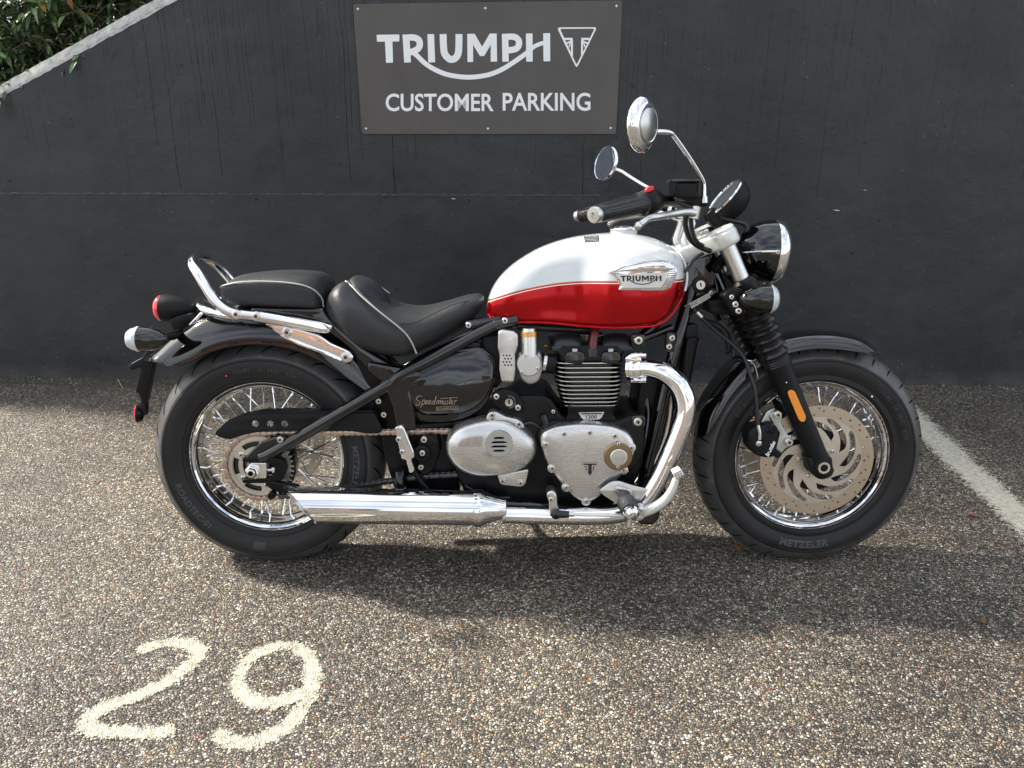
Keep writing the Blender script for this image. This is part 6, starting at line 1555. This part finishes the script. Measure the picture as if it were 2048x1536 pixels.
# instrument: deep black bowl tipped back
ic = P(1451, 396, 0); idr = Vector((.735, .05, -.60)).normalized()
INS = MB().lathe([(-.002, .0600), (.002, .0615), (.012, .0610), (.030, .0560), (.046, .043), (.054, .026), (.057, .0)], ic, idr, 48).build('speedometer', M['matte'], BIKE, 60)
MB().lathe([(-.002, .0600), (-.0065, .0590), (-.0075, .0550), (-.004, .0535)], ic, idr, 48).build('bezel', M['chrome'], INS)
MB().lathe([(-.0045, .0540), (-.0050, .030), (-.0052, 0)], ic, idr, 48).build('dial', M['window'], INS)
pl([rpoly([(1414, 428), (1425, 415), (1450, 418), (1462, 445), (1440, 462), (1420, 445)], 5)], -.02, .03, 'instrument_bracket', M['satin'], INS, .006, 40, 2)
pl([rpoly([(1434, 430), (1446, 424), (1462, 433), (1456, 445), (1440, 442)], 3)], .01, .035, 'connector', M['plastic'], INS, .003, 40, 2)
# mirrors
def mirror_(c, back, stem, rr=.0585):
    back = Vector(back).normalized(); c = Vector(c)
    o = MB().lathe([(-.004, rr - .003), (-.001, rr), (.005, rr + .0005), (.011, rr - .004), (.0165, rr - .013), (.0185, .0365), (.0175, .035)], c, back, 52).build('mirror', M['chrome'], BIKE, 62)
    MB().lathe([(.017, .0348), (.0195, .0344), (.0208, .0325), (.0212, 0)], c, back, 44).build('mirror_pad', M['clearalu'], o)
    MB().lathe([(-.004, rr - .003), (-.0025, rr - .0045), (-.0025, 0)], c, back, 52).build('mirror_glass', M['mirror'], o)
    MB().tube(crom(stem, 7), .0056, 14).build('mirror_stem', M['chrome'], o); return o
cN = P(1283, 250, .33); bN = Vector((.75, -.62, -.05)); st = [P(*q) for q in [(1408, 404, .20), (1408, 392, .20), (1407.5, 372, .20), (1404, 358, .205), (1378, 315, .235), (1350, 275, .268), (1341, 266, .280), (1326, 263.5, .292), (1306, 264, .305)]]
MIRN = mirror_(cN, bN, st)
MB().lathe([(-.002, .0085), (.012, .0085), (.014, .007)], st[0], (st[2] - st[0]), 12).build('stem_nut', M['chrome'], MIRN)
cF_ = P(1211, 327, -.33); bF = Vector((.85, .47, -.20)); stF = [P(*q) for q in [(1326, 398, -.19), (1312, 384, -.205), (1290, 372, -.225), (1262, 355, -.26), (1245, 344, -.28), (1236, 340, -.29), (1222, 336, -.305)]]
mirror_(cF_, bF, stF, .0535)
# headlight
hc = P(1539, 503, 0); hx = Vector((1, 0, -.06)).normalized(); RH = .0845
HL = MB().lathe([(-.100, 0), (-.098, .020), (-.085, .046), (-.062, .066), (-.035, .078), (-.010, RH - .001), (0, RH)], hc, hx, 64).build('headlight', M['gloss'], BIKE, 60)
MB().lathe([(-.0005, RH + .0002), (0, RH + .0025), (.010, RH + .0020), (.022, RH - .003), (.032, RH - .013), (.037, RH - .022), (.034, RH - .025), (.024, RH - .020)], hc, hx, 64).build('headlight_rim', M['chrome'], HL, 40)
MB().lathe([(.030, RH - .022), (.038, .040), (.041, 0)], hc, hx, 48).build('headlight_glass', M['glass'], HL); MB().lathe([(.022, RH - .022), (.0, .050), (-.02, 0)], hc, hx, 40).build('headlight_bowl', M['chrome'], HL)
# pinch of chrome trim along the shell with its screw
tr_ = [P(1484, 505, .070), P(1510, 503.5, .081), P(1535, 503, .0865), P(1552, 503, .085)]
MB().tube(crom(tr_, 6), [.0012, .0028, .0034, .0034], 8).build('shell_trim', M['chrome'], HL); bolt(1555, 504, .085, 4, HL)
ptube([(1480, 505, .03), (1450, 520, .06), (1430, 540, .08)], 9, 'headlight_arm', M['satin'], HL); ptube([(1480, 505, -.03), (1450, 512, -.06), (1430, 530, -.08)], 9, 'headlight_arm', M['satin'], HL)
for s_ in (1, -1):
    o = indicator(1478, 1538, 1553, 598, .162, .0355)
    MB().tube([P(1492, 600, .14), P(1485, 602, .11)], .010, 12).build('stalk', M['satin'], o)
    if s_ < 0: o.matrix_local = Matrix.Scale(-1, 4, (0, 1, 0)) @ Matrix.Translation((0, 0, 0))
# ---------------------------------------------------------------- hoses and cables
HO = ptube([(1372, 428, .16), (1371, 452, .15), (1379, 476, .14), (1396, 492, .12), (1420, 502, .10)], 5, 'brake_hose', M['hose'], BIKE)
ptube([(1382, 428, .17), (1383, 455, .16), (1391, 480, .15), (1405, 492, .13)], 4.5, 'cable', M['hose'], BIKE)
ptube([(1441, 432, .03), (1462, 441, .03), (1488, 448, .02), (1494, 462, .02), (1478, 478, .02), (1464, 482, .03)], 4.5, 'cable', M['hose'], BIKE)
ptube([(1370, 545, .10), (1385, 522, .09), (1405, 507, .08), (1432, 497, .07)], 3.5, 'cable', M['hose'], BIKE)
ptube([(1385, 615, .06), (1402, 634, .065), (1430, 660, .07), (1466, 690, .085), (1488, 715, .098), (1500, 748, .108), (1510, 782, .118), (1514, 830, .122), (1515.5, 852, .124)], 4, 'brake_hose', M['hose'], BIKE)
ptube([(1388, 618, .04), (1410, 640, .03), (1440, 648, .02), (1458, 668, .0), (1462, 700, -.02), (1460, 712, -.02)], 3.2, 'cable', M['hose'], BIKE)
ptube([(1396, 630, .03), (1430, 652, .01), (1450, 672, 0), (1454, 708, -.01)], 3, 'cable', M['hose'], BIKE)
ptube([(1394, 624, .066), (1404, 634, .068)], 5.5, 'cable_sleeve', M['bolt'], BIKE)
# ---------------------------------------------------------------- brake caliper
CAL = dome(rpoly([(1497, 868, 6), (1508, 856), (1530, 851, 8), (1543, 846, 8), (1556, 856, 8), (1560, 880, 12), (1550, 893), (1556, 905, 6), (1552, 914, 5), (1535, 918, 10), (1512, 912, 10), (1498, 898, 8)], 5, 4), [(1.02, .070), (1.02, .105), (1.0, .116), (.95, .121), (.80, .124), (.5, .126)], 'brake_caliper', M['matte'], BIKE, 50)
pl([rpoly([(1538, 832, 6), (1546, 822, 6), (1560, 822, 7), (1566, 834, 6), (1562, 846), (1574, 868), (1588, 880, 6), (1586, 892, 6), (1572, 896), (1556, 916, 5), (1548, 916), (1556, 880), (1560, 866), (1548, 850, 8)], 5, 4)], .085, .104, 'caliper_bracket', M['zinc'], CAL, .002, 40, 2)
pl([rpoly([(1520, 850), (1534, 822, 8), (1552, 815, 6), (1536, 850)], 4)], .08, .098, 'bracket_wing', M['zinc'], CAL, .002, 40, 2)
bolt(1555, 829, .112, 8, CAL); bolt(1577.5, 884, .112, 8, CAL)
MB().lathe([(-.01, .012), (.006, .0115), (.009, .008), (.009, 0)], P(1544, 857, .122), AX, 24).build('piston_cap', M['plastic'], CAL); MB().lathe([(-.01, .010), (.004, .0095), (.006, .007), (.006, 0)], P(1555, 908, .116), AX, 24).build('piston_cap', M['plastic'], CAL)
ptube([(1515.5, 850, .124), (1519, 866, .126), (1519, 879, .127)], [4.2, 4, 4], 'hose_fitting', M['steel'], CAL); MB().lathe([(-.004, .0085), (.006, .0083), (.007, .006), (.007, 0)], P(1516, 886, .124), AX, 6).build('banjo_bolt', M['steel'], CAL)
tv, tf = text2d('brembo', bold=.03, space=1.0); tv = fit(tv, 0, 0, 1, 1)
bq = [(1530, 908), (1545, 880), (1552, 885), (1537, 914)]
on_quad((tv, tf), [bq[0], bq[1], bq[2], bq[3]], .1272, 'lettering', M['signwhite'], CAL)
for a_, b_ in (((1504, 862), (1540, 884)), ((1501, 878), (1530, 896)), ((1512, 908), (1546, 898)), ((1530, 852), (1540, 870))):
    MB().tube([P(a_[0], a_[1], .119), P((a_[0] + b_[0]) / 2, (a_[1] + b_[1]) / 2, .125), P(b_[0], b_[1], .1235)], [.004, .0048, .003], 8).build('caliper_rib', M['matte'], CAL)
for x, y in ((1509, 851), (1499, 873)):
    MB().lathe([(-.02, .0145), (.0, .0145), (.001, .012), (.001, .004), (-.004, .0035), (-.004, 0)], P(x, y, -.06), AX, 20, mat_fn=lambda i: 0 if i < 3 else 1).build('piston', [M['caramel'], M['dark']], CAL)
pl([rpoly([(1488, 850), (1520, 838), (1528, 870), (1512, 892), (1490, 888)], 6)], -.115, -.062, 'caliper_body', M['matte'], CAL, .006, 40)
# ---------------------------------------------------------------- foot controls
FP = pl([rpoly([(1199, 981, 3), (1222, 964, 12), (1238, 962, 14), (1262, 970), (1299, 979, 3), (1301, 986, 3), (1278, 1004), (1240, 1012), (1206, 990)], 5, 4)], .178, .184, 'heel_plate', M['clearalu'], BIKE, .0015, 40, 2)
pa, pb = P(1242, 982, .185), P(1262, 1026, .262); d = (pb - pa).normalized(); L = (pb - pa).length
PEG = MB().lathe([(-.01, .010), (L * .40, .012), (L * .42, .0205), (L * .5, .0225), (L - .012, .0215), (L - .008, .019)], pa, d, 30).build('foot_peg', M['rubberpeg'], BIKE, 40)
for k in range(7):
    t = L * (.48 + .065 * k); MB().lathe([(t - .0012, .0215), (t, .0236), (t + .0012, .0215)], pa, d, 30).build('peg_ridge', M['rubberpeg'], PEG)
pl([rpoly([(1229, 976), (1238, 972), (1262, 980), (1266, 992), (1245, 996)], 3)], .184, .20, 'peg_hinge', M['steel'], PEG, .003, 40, 2)
MB().lathe([(L - .010, .0195), (L - .002, .0205), (L + .008, .0195), (L + .014, .014), (L + .015, 0)], pa, d, 30).build('peg_cap', M['chrome'], PEG)
ptube([(1260, 1034, .268), (1258, 1054, .268)], [4.8, 4.4], 'feeler', M['clearalu'], PEG, smooth=False)
BP = ptube([(1283, 1025, .205), (1305, 1017, .215), (1330, 1000, .225), (1345, 978, .235), (1352, 958, .240)], [10, 10, 9.5, 8, 6.5], 'brake_pedal', M['yoke'], BIKE, seg=16)
q = pl([rpoly([(1345, 946, 4), (1362, 938, 4), (1369, 950, 4), (1353, 962, 4)], 3)], .225, .255, 'pedal_pad', M['yoke'], BP, .003, 40, 3)
for i in range(3):
    for j in range(3):
        x = 1350.5 + j * 4.6 + i * 1.7; y = 948.5 + i * 4.2 - j * 2.4
        pl([rpoly([(x - 1.6, y - .6), (x + 1.2, y - 2.0), (x + 1.9, y - .7), (x - .9, y + .8)], .3)], .2550, .2556, 'grip_hole', M['dark'], q, 0, 0)
MB().lathe([(-.02, .0125), (.006, .012), (.007, .009), (.007, 0)], P(1282, 1021, .215), AX, 26).build('pedal_pivot', M['clearalu'], BP); bolt(1282, 1021, .224, 4, BP)
pl([rpoly([(1274, 1028), (1290, 1026), (1288, 1038, 4), (1278, 1043, 4), (1270, 1038, 4)], 4)], .205, .215, 'pedal_tab', M['clearalu'], BP, .002, 40)
pl([rpoly([(1270, 990), (1310, 975), (1325, 985), (1322, 1010), (1290, 1035), (1262, 1042)], 8)], .10, .175, 'control_bracket', M['frame'], BIKE, .008, 40, 3)
pl([rpoly([(1275, 1040, 8), (1300, 1018), (1318, 1002), (1330, 990, 7), (1345, 996, 7), (1342, 1010, 6), (1322, 1020), (1318, 1040), (1305, 1052, 6), (1280, 1050, 6)], 6)], -.10, .12, 'lower_crossmember', M['frame'], BIKE, .008, 40, 3)
# shift linkage rod to the master cylinder lever
LV = pl([rpoly([(1092, 990, 5), (1098, 982, 5), (1108, 983, 5), (1114, 992), (1115, 1010), (1118, 1022, 4), (1108, 1027, 4), (1099, 1022), (1098, 1003)], 4, 4)], .150, .200, 'brake_lever_arm', M['clearalu'], BIKE, .005, 40, 3)
bolt(1102, 999, .2, 5, LV)
MB().lathe([(-.012, .004), (-.010, .009), (-.004, .0135), (.004, .0135), (.010, .009), (.012, .004)], P(1112, 1028, .205), AX, 24).build('ball_joint', M['hose'], LV)
ptube([(1112, 1028, .205), (1138, 1029, .206)], [8, 6.5], 'joint_boot', M['hose'], LV, smooth=False); ptube([(1138, 1029, .206), (1147, 1029, .206)], [5, 5], 'rod_nut', M['steel'], LV, smooth=False, seg=6)
ptube([(1146, 1029, .206), (1245, 1031, .210)], 3.4, 'linkage_rod', M['yoke'], LV, smooth=False)
for k, x in enumerate((1055, 1084)): MB().lathe([(-.004, .006), (.006, .006), (.006, 0)], P(x, 1051, .16), (0, 0, -1), 6).build('drain_bolt', M['bolt'], EX)
